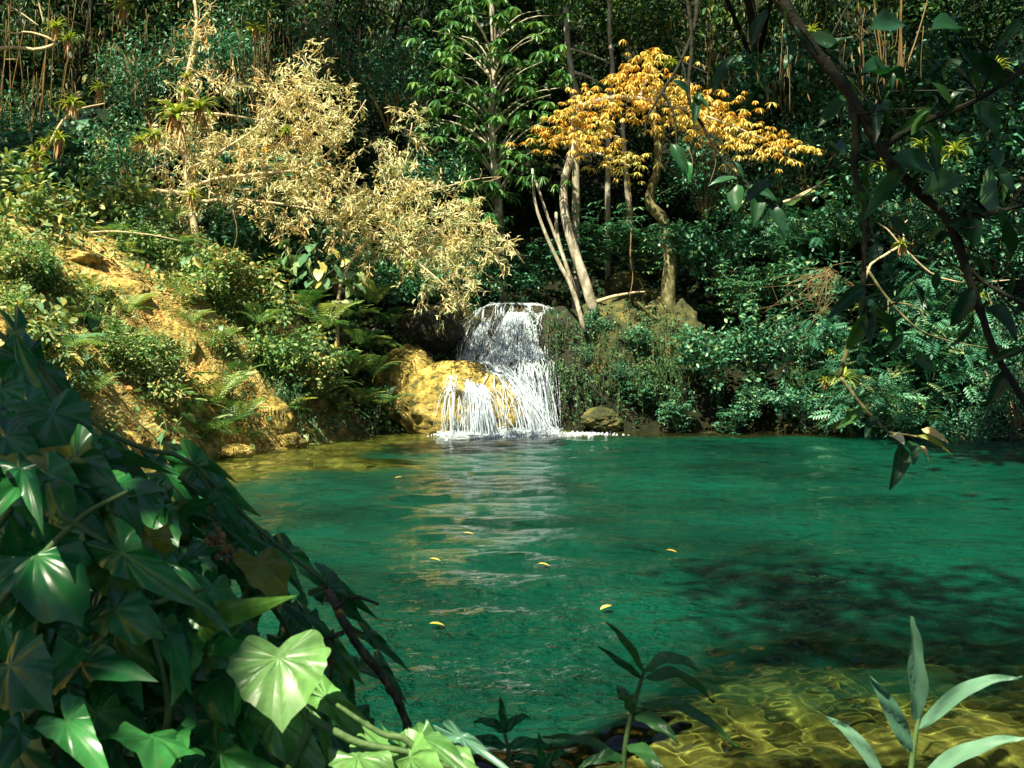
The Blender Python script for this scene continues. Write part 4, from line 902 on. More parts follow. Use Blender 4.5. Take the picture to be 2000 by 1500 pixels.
# ------------------------------------------------------------------ ground cover on the sunny slope and the shaded forest floor (uncountable)
def cover(name, n, xr, yr, tpls, L, keep, mat, label):
    x = R.uniform(*xr, n); y = R.uniform(*yr, n); d = sd(x, y); k = (d > .12) & (R.random(n) < keep(x, y, d)); x, y = x[k], y[k]; n = len(x); z = H(x, y)
    e = .06; nr = unit(np.stack([-(H(x + e, y) - H(x - e, y)) / (2 * e), -(H(x, y + e) - H(x, y - e)) / (2 * e), np.ones(n)], -1))
    pos = np.stack([x, y, z], -1) + nr * (R.random(n) ** 2 * .22)[:, None] * sst(.2, .8, fbm(x, y, 1.2, 50))[:, None] * 1.6
    g = Geo(); w = R.integers(0, len(tpls), n); ax = unit(rdir(n) + nr * .5 - [0, 0, .2])
    for i, (tp, wr) in enumerate(tpls):
        s = w == i; LL = L * R.uniform(.6, 1.4, s.sum())
        g.inst(tp, pos[s], ax[s], unit(nr[s] + R.normal(size=(s.sum(), 3)) * .5), LL, LL * wr, np.clip(fbm(x[s], y[s], .9, 60) * .9 + R.normal(size=s.sum()) * .2, 0, 1))
    o = g.build(name, [M[mat]]); return tag(o, label, 'ground cover', None, 'stuff')
cover('ground_cover', 60000, (-13, -2.4), (13, 28), [(LEAF, .45), (ROUND, .7), (LEAF, .3), (STRAP2, .14)], .11, lambda x, y, d: (1 - np.clip(bare(x, y) * 1.5, 0, .9)) * sst(.30, .52, fbm(x, y, 1.1, 40)) + .03, 'cover', 'low leafy ground cover and leaf litter on the sunny left slope')
cover('forest_undergrowth', 26000, (-14, 17), (26.5, 38), [(LEAF, .45), (ROUND, .7), (STRAP2, .12)], .17, lambda x, y, d: .8 * ((x < 4.2) | (d > 1.2)) * (np.hypot(x - .3, (y - 28.2) * .8) > 1.9), 'forest', 'dark leafy undergrowth on the forest floor behind the pool')

# ------------------------------------------------------------------ ferns
FN = Pool([proto_fern(11), proto_fern(9, 1.1), proto_fern(13, .8, .45)])
def fern_at(px, py, lb, s=1.0, D=None, grp=None, lift=0):
    p = Pc(px, py, D) + [0, 0, .06]
    return FN.put(p + [0, 0, lift], lb, grp, sc_=s)
for (x, y, D, s, lb) in [(640, 650, 24.6, 1.25, 'largest pale fern with long sunlit fronds right of the sunny slope'), (600, 610, 24.8, .95, 'pale fern just above the largest sunlit fern'), (668, 700, 24.8, .8, 'fern below the right tip of the largest sunlit fern'),
                         (420, 800, 21.0, 1.0, 'dense green fern over the foot of the lower bare soil patch'), (455, 770, 21.2, .9, 'bluish fern on the upper edge of the waterside soil toe'), (400, 845, 20.6, .9, 'drooping fern above the small golden waterline stone'), (470, 830, 20.6, .8, 'fern hanging beside the golden rock toe of the slope'),
                         (330, 445, 24.5, .9, 'fern with one curled bright frond behind the top of the bare slope'), (355, 480, 23.6, .8, 'small fern by the pale stick on the slope'), (250, 620, 21.6, .8, 'shaded fern under the tall broadleaf plant on the slope'),
                         (120, 700, 18.5, .8, 'small fern among leaf litter low on the left slope'), (560, 520, 25.2, .8, 'dim fern under the pale dry tree'), (375, 640, 21.9, .6, 'tiny fern on the left rim of the bare soil strip'), (435, 845, 23, .7, 'fern at the very edge of the pool beside the golden stone'), (485, 858, 23, .65, 'fern drooping to the water left of the ochre foot of the slope'), (560, 815, 24, .8, 'fern over the ochre nose beside the hanging ferns'), (300, 735, 23, .7, 'fern on the left rim of the lower streaked rock'), (350, 800, 23, .8, 'fern below the lower streaked rock face'),
                         (425, 690, 24, .8, 'fern arching from the right over the streaked rock'), (470, 620, 25, .9, 'pale fern high on the shoulder right of the streaked rock'), (255, 500, 25, .7, 'fern on the upper rim of the broad ochre hump'), (160, 590, 24, .7, 'fern left of the middle ochre hump'), (505, 640, 23.0, .75, 'fern on the rise between the two bare soil strips')]:
    fern_at(x, y, lb, s, D)
for (x, y, D, s) in [(700, 620, 26.0, .9), (735, 600, 26.6, .9), (700, 680, 25.8, .9), (740, 680, 26.2, .8), (690, 740, 25.6, .9), (730, 740, 25.8, .85), (650, 760, 25.2, .85), (705, 800, 25.4, .8), (745, 800, 25.7, .75), (660, 810, 25.1, .8), (620, 790, 24.3, .8), (765, 640, 27.2, .7), (680, 560, 26.4, .8)]:
    fern_at(x, y, 'green fern in the curtain of ferns hanging left of the golden ledge', s, D, 'ferns hanging left of the golden ledge')

# ------------------------------------------------------------------ broad-leaved plants
HP = Pool([proto_heart(16), proto_heart(11, .45, .26), proto_heart(22, .6, .22)])
for (x, y, D, s, w, lb) in [(185, 640, 20.8, 1.0, 1, 'tall broadleaf plant casting a shadow on the bare slope'), (290, 760, 20.0, 1.0, 2, 'densest clump of pale heart shaped leaves left of the lower bare soil'), (180, 735, 18.8, .8, 1, 'broadleaf plant with one pale leaf, left of the dense heart leaf clump'),
                            (330, 860, 19.2, .8, 0, 'broadleaf plant hanging below the dense heart leaf clump'), (60, 600, 19.5, .8, 1, 'broadleaf plant with a yellow leaf at the left edge of the slope'), (370, 520, 23.4, .8, 1, 'two leaved pale plant beside the top of the bare soil'),
                            (620, 560, 25.0, 1.2, 2, 'large pale broadleaf shrub under the dry tree with a yellow leaf'), (700, 560, 25.4, 1.0, 0, 'broadleaf shrub under the pale dry shrub'), (605, 865, 23.2, .8, 0, 'dark blue green broadleaf plant at the water below the hanging ferns'),
                            (570, 520, 24.8, .9, 0, 'broadleaf plant left of the large pale broadleaf shrub'), (180, 320, 27.5, 1.6, 2, 'climbing broadleaf plant hanging in the dark under the upper bromeliads'), (205, 260, 27.8, 1.4, 0, 'dark broadleaf climber just below the forked pale branch')]:
    HP.put(Pc(x, y, D) - [0, 0, .25], lb, None, sc_=s, which=w)

# ------------------------------------------------------------------ shrubs on the banks
S0 = Pool([proto_shrub(0), proto_shrub(0)]); S1 = Pool([proto_shrub(1), proto_shrub(1)]); S2 = Pool([proto_shrub(2), proto_shrub(2)]); S3 = Pool([proto_shrub(3)])
S2L = Pool([proto_shrub(4, 1, 'cover'), proto_shrub(4, 1, 'fern'), proto_shrub(0, 1, 'cover')])
for (pool, x, y, D, s, lb) in [(S0, 1385, 690, 26.4, .95, 'brightest round leaved shrub right of the stout mossy trunk'), (S0, 1465, 680, 26.4, 1.0, 'round leaved shrub just right of the brightest one'), (S0, 1330, 480, 28.2, .9, 'round leaved shrub beside the kink of the stout trunk'), (S0, 1400, 500, 28.2, 1.1, 'tall round leaved shrub above the brightest one'),
                               (S0, 1470, 780, 26.2, .55, 'low sprig with orange fruit over the dark water gap'), (S0, 1560, 790, 26.0, .7, 'round leaved sprig reaching over the dark water gap'), (S3, 1320, 818, 26.4, .6, 'small whorled shrub at the waterline right of the low yellow rock'), (S3, 1432, 828, 26.2, .55, 'small whorled shrub on the dark waterline, second from the falls'),
                               (S3, 1250, 770, 26.8, .5, 'whorled shrub hanging on the mossy bank over the low yellow rock'), (S3, 1500, 560, 27.6, .8, 'whorled shrub in the middle of the dark right bank'), (S3, 1440, 580, 27.4, .7, 'whorled shrub left of the dry stick tangle'), (S1, 1670, 790, 25.6, 1.2, 'feather leaved shrub leaning over the water by the yellow bromeliad'),
                               (S1, 1760, 800, 25.2, 1.3, 'largest feather leaved shrub at the water below the hanging branch'), (S1, 1840, 700, 25.4, 1.3, 'feather leaved shrub above the largest one'), (S1, 1640, 680, 26.4, 1.1, 'feather leaved shrub behind the yellow bromeliad'), (S1, 1790, 590, 26.6, 1.3, 'feather leaved shrub below the tall sunlit bush'),
                               (S2, 1900, 830, 24.8, 1.2, 'fine leaved bush touching the water at the right edge'), (S2, 1985, 800, 24.4, 1.3, 'fine leaved bush cut by the right edge of the photo'), (S2, 1930, 650, 25.6, 1.5, 'speckled fine leaved bush above the right waterline'), (S2, 1870, 520, 26.6, 1.6, 'tall sunlit fine leaved bush on the right bank'),
                               (S2, 1960, 470, 26.8, 1.7, 'tallest speckled bush at the right edge'), (S2, 1780, 460, 27.4, 1.4, 'fine leaved bush left of the tall sunlit one'), (S2, 1560, 660, 26.8, 1.0, 'fine leaved bush under the tangle of dry sticks'), (S0, 1600, 560, 27.4, 1.1, 'round leaved shrub behind the tangle of dry sticks'), (S0, 1660, 440, 28.0, 1.2, 'round leaved shrub high behind the dark hanging stem'),
                               (S1, 1540, 460, 28.4, 1.2, 'feather leaved shrub high on the dark right bank'), (S0, 1240, 660, 27.0, .45, 'little leafy sprig on the mossy rock face'), (S0, 1165, 640, 27.3, .45, 'little leafy sprig at the foot of the pale trunks'), (S2, 1140, 700, 27.2, .4, 'creeper tuft trailing right of the cascade'), (S2, 1215, 720, 26.9, .5, 'creeper tuft on the middle of the mossy bank'),
                               (S3, 1180, 480, 30.0, 1.0, 'whorled shrub in the gloom behind the pale trunks'), (S3, 1260, 500, 30.5, 1.1, 'yellowish whorled shrub behind the hanging vine'), (S3, 1080, 520, 30.0, 1.0, 'whorled shrub behind the slim forked trunks'), (S0, 1020, 540, 29.8, .9, 'round leaved shrub at the head of the waterfall'),
                               (S2L, 60, 440, 22.8, 1.1, 'sunlit fine leaved bush above the left end of the bare slope'), (S2L, 140, 425, 23.4, 1.0, 'fine leaved bush on the crest above the bare soil'), (S2L, 220, 415, 24.0, 1.1, 'fine leaved bush with a bare twig on the crest of the slope'), (S2L, 20, 380, 24.0, 1.2, 'fine leaved bush at the far left edge of the crest'),
                               (S2L, 400, 560, 23.0, .7, 'sun bleached bush on the rise right of the bare soil'), (S2L, 450, 540, 23.4, .8, 'second sun bleached bush right of the bare soil'), (S2L, 520, 580, 23.6, .8, 'leafy bush left of the largest sunlit fern'), (S2L, 540, 700, 22.8, .8, 'leafy bush on the rounded nose of the slope'), (S2L, 580, 740, 23.2, .8, 'leafy bush trailing toward the hanging ferns'),
                               (S2L, 610, 690, 24.0, .8, 'leafy bush below the largest sunlit fern'), (S2L, 300, 500, 23.2, .6, 'small bush at the upper edge of the bare soil strip'), (S2L, 90, 560, 20.5, .6, 'small bush on the left flank of the bare soil'), (S2L, 40, 660, 18.4, .7, 'low bush above the dark foreground leaves at the left edge'), (S2L, 250, 700, 20.2, .6, 'shaded low bush under the tall broadleaf plant')]:
    pool.put(Pc(x, y, D) - [0, 0, .5 * s], lb, None, sc_=s)
for (x, y, D, s) in [(260, 350, 26.5, 1.5), (80, 320, 27.5, 1.6), (300, 430, 26, 1.0), (480, 470, 26.5, 1.3), (560, 470, 27.5, 1.3), (660, 540, 27.5, 1.2), (20, 260, 29, 1.8), (760, 560, 28.8, 1.2), (830, 560, 29.5, 1.2), (900, 560, 30, 1.2), (960, 540, 30.5, 1.1), (480, 350, 28, 1.6), (840, 330, 30, 1.6), (760, 200, 31, 1.8), (640, 100, 31, 1.8), (300, 200, 30, 1.8), (440, 90, 31, 1.8), (1380, 380, 30, 1.6), (1480, 380, 30, 1.7), (1580, 340, 30, 1.8), (1700, 330, 30, 1.8), (1820, 330, 29.5, 1.9), (1940, 330, 29, 1.9), (1450, 180, 31, 1.9), (1600, 180, 31, 1.9), (1760, 180, 31, 1.9), (1920, 180, 31, 1.9)]:
    FT.k += 1
    S0.put(P(x, y, D) - [0, 0, .5 * s], 'dark leafy shrub filling the gloom under the forest trees', 'shrubs in the gloom of the forest', sc_=s, which=int(R.integers(0, 2))) if R.random() < .5 else S2.put(P(x, y, D) - [0, 0, .5 * s], 'dark leafy shrub filling the gloom under the forest trees', 'shrubs in the gloom of the forest', sc_=s)

def proto_creeper(n=16, L=1.3):
    t = thing('creeper', 'x', 'creeper', (0, 0, 0)); g = Geo(); gl = Geo()
    for k in range(n):
        p0 = np.array([R.normal() * .32, R.normal() * .12 - .1, R.uniform(-.1, .25)]); l = L * R.uniform(.35, 1.1); p1 = p0 + [R.normal() * .12, -R.random() * .15, -l]
        s_ = smooth([p0 + [0, .3, .05], p0, (p0 + p1) / 2 + R.normal(size=3) * .06, p1], 12); g.tube(s_, .006, 3); m_ = int(34 * l)
        pos = s_[R.integers(1, 12, m_)] + R.normal(size=(m_, 3)) * .05; gl.inst(LEAF, pos, unit(R.normal(size=(m_, 3)) * .7 - [0, .3, .6]), unit(R.normal(size=(m_, 3)) * .4 + [0, -.6, .7]), R.uniform(.05, .11, m_), R.uniform(.022, .05, m_))
    g.build('stem', [M['stem']], t); gl.build('foliage', [M['creeper']], t); return t
CR = Pool([proto_creeper(), proto_creeper(20, 1.0), proto_creeper(12, 1.7)])
for (x, y, D, lb) in [(1105, 720, 26.9, 'creeper curtain hanging right beside the falling water'), (1130, 650, 27.4, 'creeper at the foot of the slim forked trunks'), (1085, 625, 27.2, 'creeper over the dark rock between the falls and the slim trunks'), (1200, 610, 27.6, 'creeper hanging from the brow just right of the pale trunk'), (1262, 615, 27.6, 'creeper draped over the roots left of the stout trunk'), (1310, 640, 27.4, 'creeper directly below the stout trunk'), (1150, 740, 27.0, 'creeper over the dark rock wall right of the falls'), (1180, 650, 27.3, 'creeper below the foot of the pale trunk'), (1205, 700, 27.0, 'creeper on the middle of the mossy rock face'), (1235, 640, 27.3, 'creeper beside the exposed roots'),
                      (1260, 720, 26.8, 'creeper dangling thin stems above the low yellow rock'), (1285, 670, 27.0, 'creeper under the roots of the stout trunk'), (1320, 720, 26.8, 'creeper right of the mossy rock face over the dark hollow'), (1345, 660, 27.0, 'creeper between the stout trunk and the brightest shrub'), (1400, 740, 26.6, 'creeper hanging below the brightest round leaved shrub'), (1480, 735, 26.4, 'creeper hanging over the dark hollow in the right bank'),
                      (1550, 720, 26.4, 'creeper over the right end of the dark hollow'), (545, 790, 24, 'creeper spilling over the ochre rock nose'), (455, 775, 24, 'creeper on the right rim of the lower streaked rock'), (300, 690, 24, 'creeper on the left rim of the streaked rock face'), (60, 730, 24, 'creeper over the ochre rock at the left edge'), (770, 720, 26.6, 'creeper between the fern curtain and the golden ledge'), (720, 780, 25.6, 'creeper drooping over the dark hollow left of the ledge'), (650, 790, 24.9, 'creeper drooping under the largest sunlit fern'), (560, 760, 22.6, 'creeper down the nose of the sunny slope'), (590, 700, 23.6, 'creeper on the shoulder beside the sunlit fern')]:
    CR.put(Pc(x, y, D), lb, None, rz=R.normal() * .3, sc_=.6 if x > 1380 else 1.0)
k = 0
while k < 60:
    x, y = R.uniform(0, 620), R.uniform(420, 800); h = hit(x, y)
    if h[0] > -3 or h[1] > 26 or bare(h[:1], h[1:2])[0] > .35 or h[2] < .1: continue
    k += 1
    if k < 34: S2L.put(h - [0, 0, .05], 'low leafy clump among the litter of the sunny slope', 'leafy clumps on the sunny slope', sc_=R.uniform(.28, .55))
    elif k < 50: FN.put(h + [0, 0, .03], 'small bright fern scattered on the sunny slope', 'small ferns on the sunny slope', sc_=R.uniform(.4, .7))
    else: HP.put(h - [0, 0, .08], 'small pale broadleaf plant scattered on the sunny slope', 'small broadleaf plants on the sunny slope', sc_=R.uniform(.4, .65))
# ------------------------------------------------------------------ bromeliads on the branches
BR = Pool([proto_brom(), proto_brom(24, .5), proto_brom(26, .4, False)])
for (x, y, D, s, w, lb) in [(140, 205, 24.6, 1.0, 0, 'bromeliad with a long withered skirt on the pale forked branch'), (195, 175, 24.8, .7, 1, 'small bromeliad at the tip above the forked branch'), (70, 310, 24.2, 1.05, 0, 'largest spiky bromeliad at the lower end of the pale branch'), (115, 275, 24.4, .85, 1, 'bromeliad just above the largest spiky one'), (85, 280, 24.5, .6, 0, 'little bromeliad behind the largest spiky one'),
                            (110, 55, 25.5, .9, 0, 'bromeliad under the bare white branch in the top corner'), (135, 80, 25.5, .8, 1, 'second bromeliad under the bare white branch'), (240, 15, 26.5, 1.1, 0, 'bromeliad at the top edge above the hanging roots'), (275, 278, 23.4, .8, 0, 'bromeliad on the left tip of the dry tree'), (345, 228, 23.6, 1.5, 1, 'tall strap leaved bromeliad in the fork of the dry tree'),
                            (390, 215, 23.6, 1.1, 1, 'upright bromeliad right of the dry trunk'), (300, 268, 23.5, .8, 1, 'bromeliad between the left tip and the trunk of the dry tree'), (362, 180, 23.5, .6, 0, 'withered bromeliad on the dry trunk'), (365, 150, 23.5, .5, 0, 'small withered bromeliad higher on the dry trunk'), (375, 385, 23.4, .8, 0, 'shaggy bromeliad under the stub of the dry tree'), (560, 260, 23.2, .7, 0, 'bromeliad in the thick of the dry tree crown'),
                            (500, 60, 28, .9, 0, 'bromeliad with a hanging skirt on the dark trunk top'), (800, 520, 23.9, .6, 2, 'green tuft low in the dry shrub'), (1275, 115, 26.6, 1.0, 2, 'bromeliad on the top of the yellow tree'), (1310, 125, 26.6, .8, 2, 'smaller bromeliad right of the one on the yellow tree'),
                            (1585, 65, 18, .6, 2, 'bromeliad high in the shaded upper right branches'), (1865, 300, 12.0, .62, 2, 'brightest green star shaped bromeliad at the upper right'), (1800, 285, 12.4, .5, 2, 'dim bromeliad beside the brightest star shaped one'), (1720, 325, 12.5, .4, 2, 'reddish bromeliad left of the star shaped ones'), (1945, 135, 15, .7, 2, 'bromeliad near the top right edge'),
                            (1650, 742, 17.0, .8, 2, 'yellow spiky bromeliad hanging over the water'), (1612, 745, 17.2, .4, 0, 'withered tuft left of the yellow spiky bromeliad'), (1622, 690, 17.2, .35, 2, 'tiny bromeliad above the yellow spiky one'), (1680, 600, 17, .35, 2, 'tiny bromeliad on the dark vertical stem'), (1735, 645, 16, .35, 2, 'tiny bromeliad hanging under the long dry branch'), (1915, 580, 12, .3, 2, 'tiny bromeliad on the thick dark branch at the right'), (1760, 480, 16, .45, 0, 'withered brown tuft at the bend of the bright dry branch')]:
    BR.put(P(x, y, D), lb, None, sc_=s, which=w)

# ------------------------------------------------------------------ bare branches, sticks, vines, bamboo
def branch(name, label, cat, D, paths, r0, mat, group=None, part=None):
    base = P(paths[0][0][0], paths[0][0][1], D); g = Geo()
    for i, p in enumerate(paths): px_limb(g, p, D, r0 * (1 if i == 0 else .6), r0 * .3, 16, 6, .06)
    o = g.build(name, [M[mat]], None, base); o.location = base; return tag(o, label, cat, group)
branch('bare_branch', 'bare white branch crossing the dark top left corner', 'branch', 25.5, [[(-40, 98), (30, 92), (70, 97), (108, 85), (85, 70), (50, 62), (20, 65), (-40, 40)], [(0, 0), (40, 25), (75, 50)], [(75, 0), (85, 45)]], .045, 'twig')
branch('bare_branch', 'pale forked branch carrying bromeliads above the crest of the slope', 'branch', 24.6, [[(60, 330), (95, 285), (120, 240), (150, 215), (205, 202)], [(120, 240), (135, 225)]], .05, 'twig')
branch('bare_branch', 'bright bare branch bent over the tangle on the right bank', 'branch', 16, [[(1690, 545), (1702, 515), (1730, 498), (1760, 482), (1790, 510), (1830, 540), (1895, 552), (1990, 545)], [(1765, 480), (1766, 440), (1772, 430)], [(1760, 480), (1735, 450), (1715, 435)]], .026, 'twig')
branch('bare_branch', 'long dry branch sloping down across the dark right bank', 'branch', 16, [[(1690, 520), (1735, 585), (1790, 640), (1850, 665), (1930, 680)], [(1740, 590), (1790, 600), (1812, 635)], [(1735, 585), (1735, 640)]], .024, 'mossbark')
branch('bare_branch', 'mossy grey branch lying across the dark upper right bank', 'branch', 25, [[(1530, 395), (1570, 380), (1620, 345)], [(1540, 392), (1600, 360)]], .04, 'twig')
branch('dry_stick_tangle', 'tangle of thin dry sticks on the right bank', 'brush', 24, [[(1530, 560), (1580, 535), (1640, 515), (1690, 510)]] + [[(1620 + R.normal() * 8, 530 + R.normal() * 5), (1600 + R.normal() * 40, 560 + R.normal() * 20), (1590 + R.normal() * 60, 600 + R.normal() * 30)] for k in range(30)], .009, 'dryvine')
branch('fallen_stick', 'pale thin stick lying across the top of the sunny slope', 'stick', 22.6, [[(170, 455), (220, 452), (290, 458), (352, 470)]], .025, 'twig')
branch('fallen_stick', 'pale root lying along the brow right of the pale trunk', 'stick', 27.6, [[(1165, 590), (1195, 580), (1235, 572), (1260, 570)]], .06, 'twig')
branch('fallen_stick', 'broken mossy log end leaning under the right bank', 'log', 26.6, [[(1150, 750), (1170, 770), (1195, 795)]], .055, 'darkbark')
branch('fallen_stick', 'thin curved twig in the creeper right of the falls', 'stick', 26.9, [[(1243, 715), (1258, 705), (1278, 708), (1275, 722), (1262, 726)]], .014, 'twig')
branch('hanging_vine', 'long straight vine hanging between the pale and the stout trunk', 'vine', 27.2, [[(1228, 345), (1234, 420), (1231, 500), (1236, 540), (1228, 590)]], .025, 'dryvine')
branch('hanging_vine', 'dark vine arching up over the yellow crown', 'vine', 9.0, [[(1362, -10), (1358, 45), (1330, 120), (1290, 185), (1262, 235), (1264, 262)], [(1330, 120), (1385, 145)], [(1295, 180), (1318, 230), (1322, 290)]], .022, 'darkbark')
for k, (x, y0, y1, D) in enumerate([(600, 760, 850, 24.6), (735, 770, 835, 25.3), (455, 410, 500, 23.8), (1390, 270, 360, 26), (1345, 290, 350, 26)]):
    branch('hanging_vine', ['thin root hanging over the dark hollow left of the ledge', 'thin root hanging at the right end of the fern curtain', 'crooked vine stem under the dry tree', 'loose vine hanging from the right end of the yellow crown', 'short vine hanging below the yellow crown'][k], 'vine', D, [[(x, y0), (x + 8, (y0 + y1) / 2), (x - 4, y1)]], .014, 'dryvine')
g = Geo()
for (x, y, D, n, w, L) in [(170, 20, 28, 12, .7, 1.6), (250, 60, 28, 14, .7, 1.4), (330, 40, 28.5, 10, .6, 1.3), (470, 120, 29, 20, .5, 2.0), (500, 80, 28, 16, .2, 2.0), (60, 130, 29, 8, .6, 2.0), (220, 140, 29, 8, .8, 1.8), (680, 60, 30, 8, .8, 1.5), (1400, 60, 28, 12, .6, 1.6), (1500, 100, 28, 8, .7, 1.6), (1620, 40, 26, 7, .6, 1.5), (1700, 60, 26, 8, .6, 1.5), (600, 40, 30, 22, .9, 1.6)]:
    base = P(x, y, D)
    for k in range(n):
        p = base + [R.normal() * w, R.normal() * .25, R.normal() * .25]; l = L * R.uniform(.4, 1.1); q = p - [R.normal() * .08, R.normal() * .08, l]
        g.tube(smooth([p, (p + q) / 2 + R.normal(size=3) * .05, q], 6), .007, 3, rnd=R.random())
    k = n * 6; pos = base + R.normal(size=(k, 3)) * [w * 1.1, .3, .3] - np.stack([np.zeros(k), np.zeros(k), R.random(k) * L], -1)
    g.inst(HANG, pos, unit(R.normal(size=(k, 3)) * .35 - [0, 0, 1]), rdir(k), R.uniform(.15, .35, k), .035, mat=1)
tag(g.build('hanging_dry_foliage', [M['dryvine'], M['withered']]), 'dry roots and withered leaves hanging from the dark treetops', 'hanging roots', None, 'stuff')
proto = None
for k in range(20):
    x = R.uniform(-20, 95) if k < 13 else R.uniform(1640, 1780); y0, y1 = (420, 60) if k < 13 else (170, -60); D = 29 + R.random() * 2.5 - (4 if k >= 13 else 0)
    b0 = P(x, y0 + R.normal() * 15, D); tp = P(x + R.normal() * 40, y1 - R.random() * 120, D + .3)
    g = Geo(); s = smooth([b0, (b0 + tp) / 2 + [R.normal() * .1, 0, 0], tp], 22); rr = np.linspace(.024, .014, 22) * R.uniform(.7, 1.2); rr[::2] *= 1.12; g.tube(s, rr, 6)
    o = g.build('bamboo_cane', [M['cane']], None, b0); o.location = b0
    tag(o, 'thin orange brown cane standing in the dark at the left edge' if k < 13 else 'thin brown cane standing in the dark at the top right', 'cane', 'canes at the left edge' if k < 13 else 'canes at the top right')
for (x, y, w_, h_, sd__, lb) in [(1345, 1232, 120, 40, 201, 'sunken stone at the far left of the lit shallows'), (1560, 1268, 170, 46, 204, 'largest sunken stone just beyond the lit shallows'), (1150, 1400, 110, 50, 207, 'sunken stone left of the lit shallows'), (1930, 1300, 130, 50, 211, 'sunken stone near the right edge'), (1700, 1195, 150, 40, 215, 'sunken stone in the deeper water at the right')]:
    D_ = 1.9 * FPX / (y - 690) * 1.05; c_ = P(x, y, D_); c_[2] = Hs(c_[0], c_[1]) + .05; o = boulder('sunken_stone', c_, (w_ / FPX * D_ / 2, .26, .14), M['mossrock'], sd__, lb, .16, nu=60, nv=40); o.cycles.is_caustics_receiver = True
# ------------------------------------------------------------------ leaves floating on the pool
FL = [(785, 935, 'pale leaf floating near the sunken rock left of the falls reflection'), (838, 1097, 'orange leaf floating left of the pool centre'), (1050, 1107, 'yellow leaf floating at the pool centre'), (838, 1226, 'small yellow leaf floating beside the lichen spotted dead branch'), (905, 1046, 'tan leaf floating above the orange one'), (1195, 1190, 'tan leaf floating right of the pool centre'), (1300, 1080, 'tiny leaf floating over the green middle of the pool')]
for (x, y, lb) in FL:
    D = 1.9 * FPX / (y - 690); p = P(x, y, D); p[2] = .03; g = Geo(); g.inst(LEAF2, [[0, 0, 0]], (R.normal(), R.normal() * .4, 0), (0, 0, 1), [.11], [.06], rnd=R.uniform(.1, .6)); o = g.build('floating_leaf', [M['yellow']]); o.location = p; tag(o, lb, 'leaf', 'leaves floating on the pool')

# ------------------------------------------------------------------ foreground : overhanging branches at the upper right
def lance(n=7, bend=.5):
    v = []; q = []; y = z = 0; vein = []
    for i in range(n):
        t = i / (n - 1); w = .5 * math.sin(PI * min(1, t ** .8)) ** .8 + .02
        for k, xx in enumerate((-1, -.5, 0, .5, 1)): v.append((xx * w, y, z + .25 * abs(xx) * w + .03 * math.sin(9 * t + 2 * xx))); vein.append(1.0 if xx == 0 else 0)
        a = bend * t; y += math.cos(a) / (n - 1); z -= math.sin(a) / (n - 1)
    for i in range(n - 1):
        for k in range(4): a = 5 * i + k; q.append((a, a + 1, a + 6, a + 5))
    return T_(v, (), q, vein)
LANCE = lance(); LANCE2 = lance(8, 1.1)
def leaf_obj(parent, origin, tpl, base, tip, W, mat, up=None, name='leaf', seedr=None):
    """one leaf as a part, from its base point to its tip"""
    base = np.array(base); d = np.array(tip) - base; L = np.linalg.norm(d); g = Geo()
    nr = np.array([0, -.75, .65]) + R.normal(size=3) * .35 if up is None else np.array(up, float)
    g.inst(tpl, [base], d, nr, [L], [W], rnd=R.random() if seedr is None else seedr)
    return g.build(name, [mat], parent, origin)
D = 3.6; b0 = P(1500, -40, D); ob = thing('overhanging_branch', 'dark branch with long hanging leaves slanting across the upper right', 'branch', b0); g = Geo()
B1 = px_limb(g, [(1490, -60), (1545, 30), (1600, 110), (1660, 185), (1720, 290), (1790, 370), (1850, 430), (1885, 520), (1915, 610), (1950, 700), (2010, 800)], D, .021, .011, 50, 8, .12)
B2 = px_limb(g, [(1660, 185), (1672, 260), (1668, 330), (1690, 420), (1688, 500), (1685, 590), (1690, 620)], D, .014, .006, 36, 7, .12)
B3 = px_limb(g, [(1600, 110, .05), (1560, 60), (1530, 20), (1480, -40)], D + .1, .012, .01, 12, 5)
B4 = px_limb(g, [(1885, 520), (1935, 560), (2010, 600)], D, .010, .006, 10, 5); B5 = px_limb(g, [(1855, 435), (1920, 420), (2010, 400)], D, .012, .006, 10, 5); B6 = px_limb(g, [(1720, 290), (1800, 240), (1900, 200), (2010, 130)], D, .014, .008, 14, 5); B7 = px_limb(g, [(1950, 700), (1985, 690), (2010, 670)], D, .008, .006, 8, 5)
LV = []; ST_ = [B1, B1, B2, B4, B5, B6, B6]
for k in range(62):
    bp = ST_[k % 7]; A_ = bp[int(R.integers(1, len(bp)))]; e_ = A_ + R.normal(size=3) * [.16, .10, .13] + [.03, 0, .02]
    g.tube(smooth([A_, (A_ + e_) / 2 + R.normal(size=3) * .02, e_], 7), np.linspace(.0035, .0015, 7), 4)
    d_ = unit(np.array([R.normal() * .8, R.normal() * .4, -R.uniform(.2, 1.2)])); LV.append((e_, e_ + d_ * R.uniform(.06, .14), R.uniform(.018, .045)))
g.build('stem', [M['darkbark']], ob, b0)
for A_, B_, w in LV: leaf_obj(ob, b0, LANCE, A_, B_, w, M['shade'])
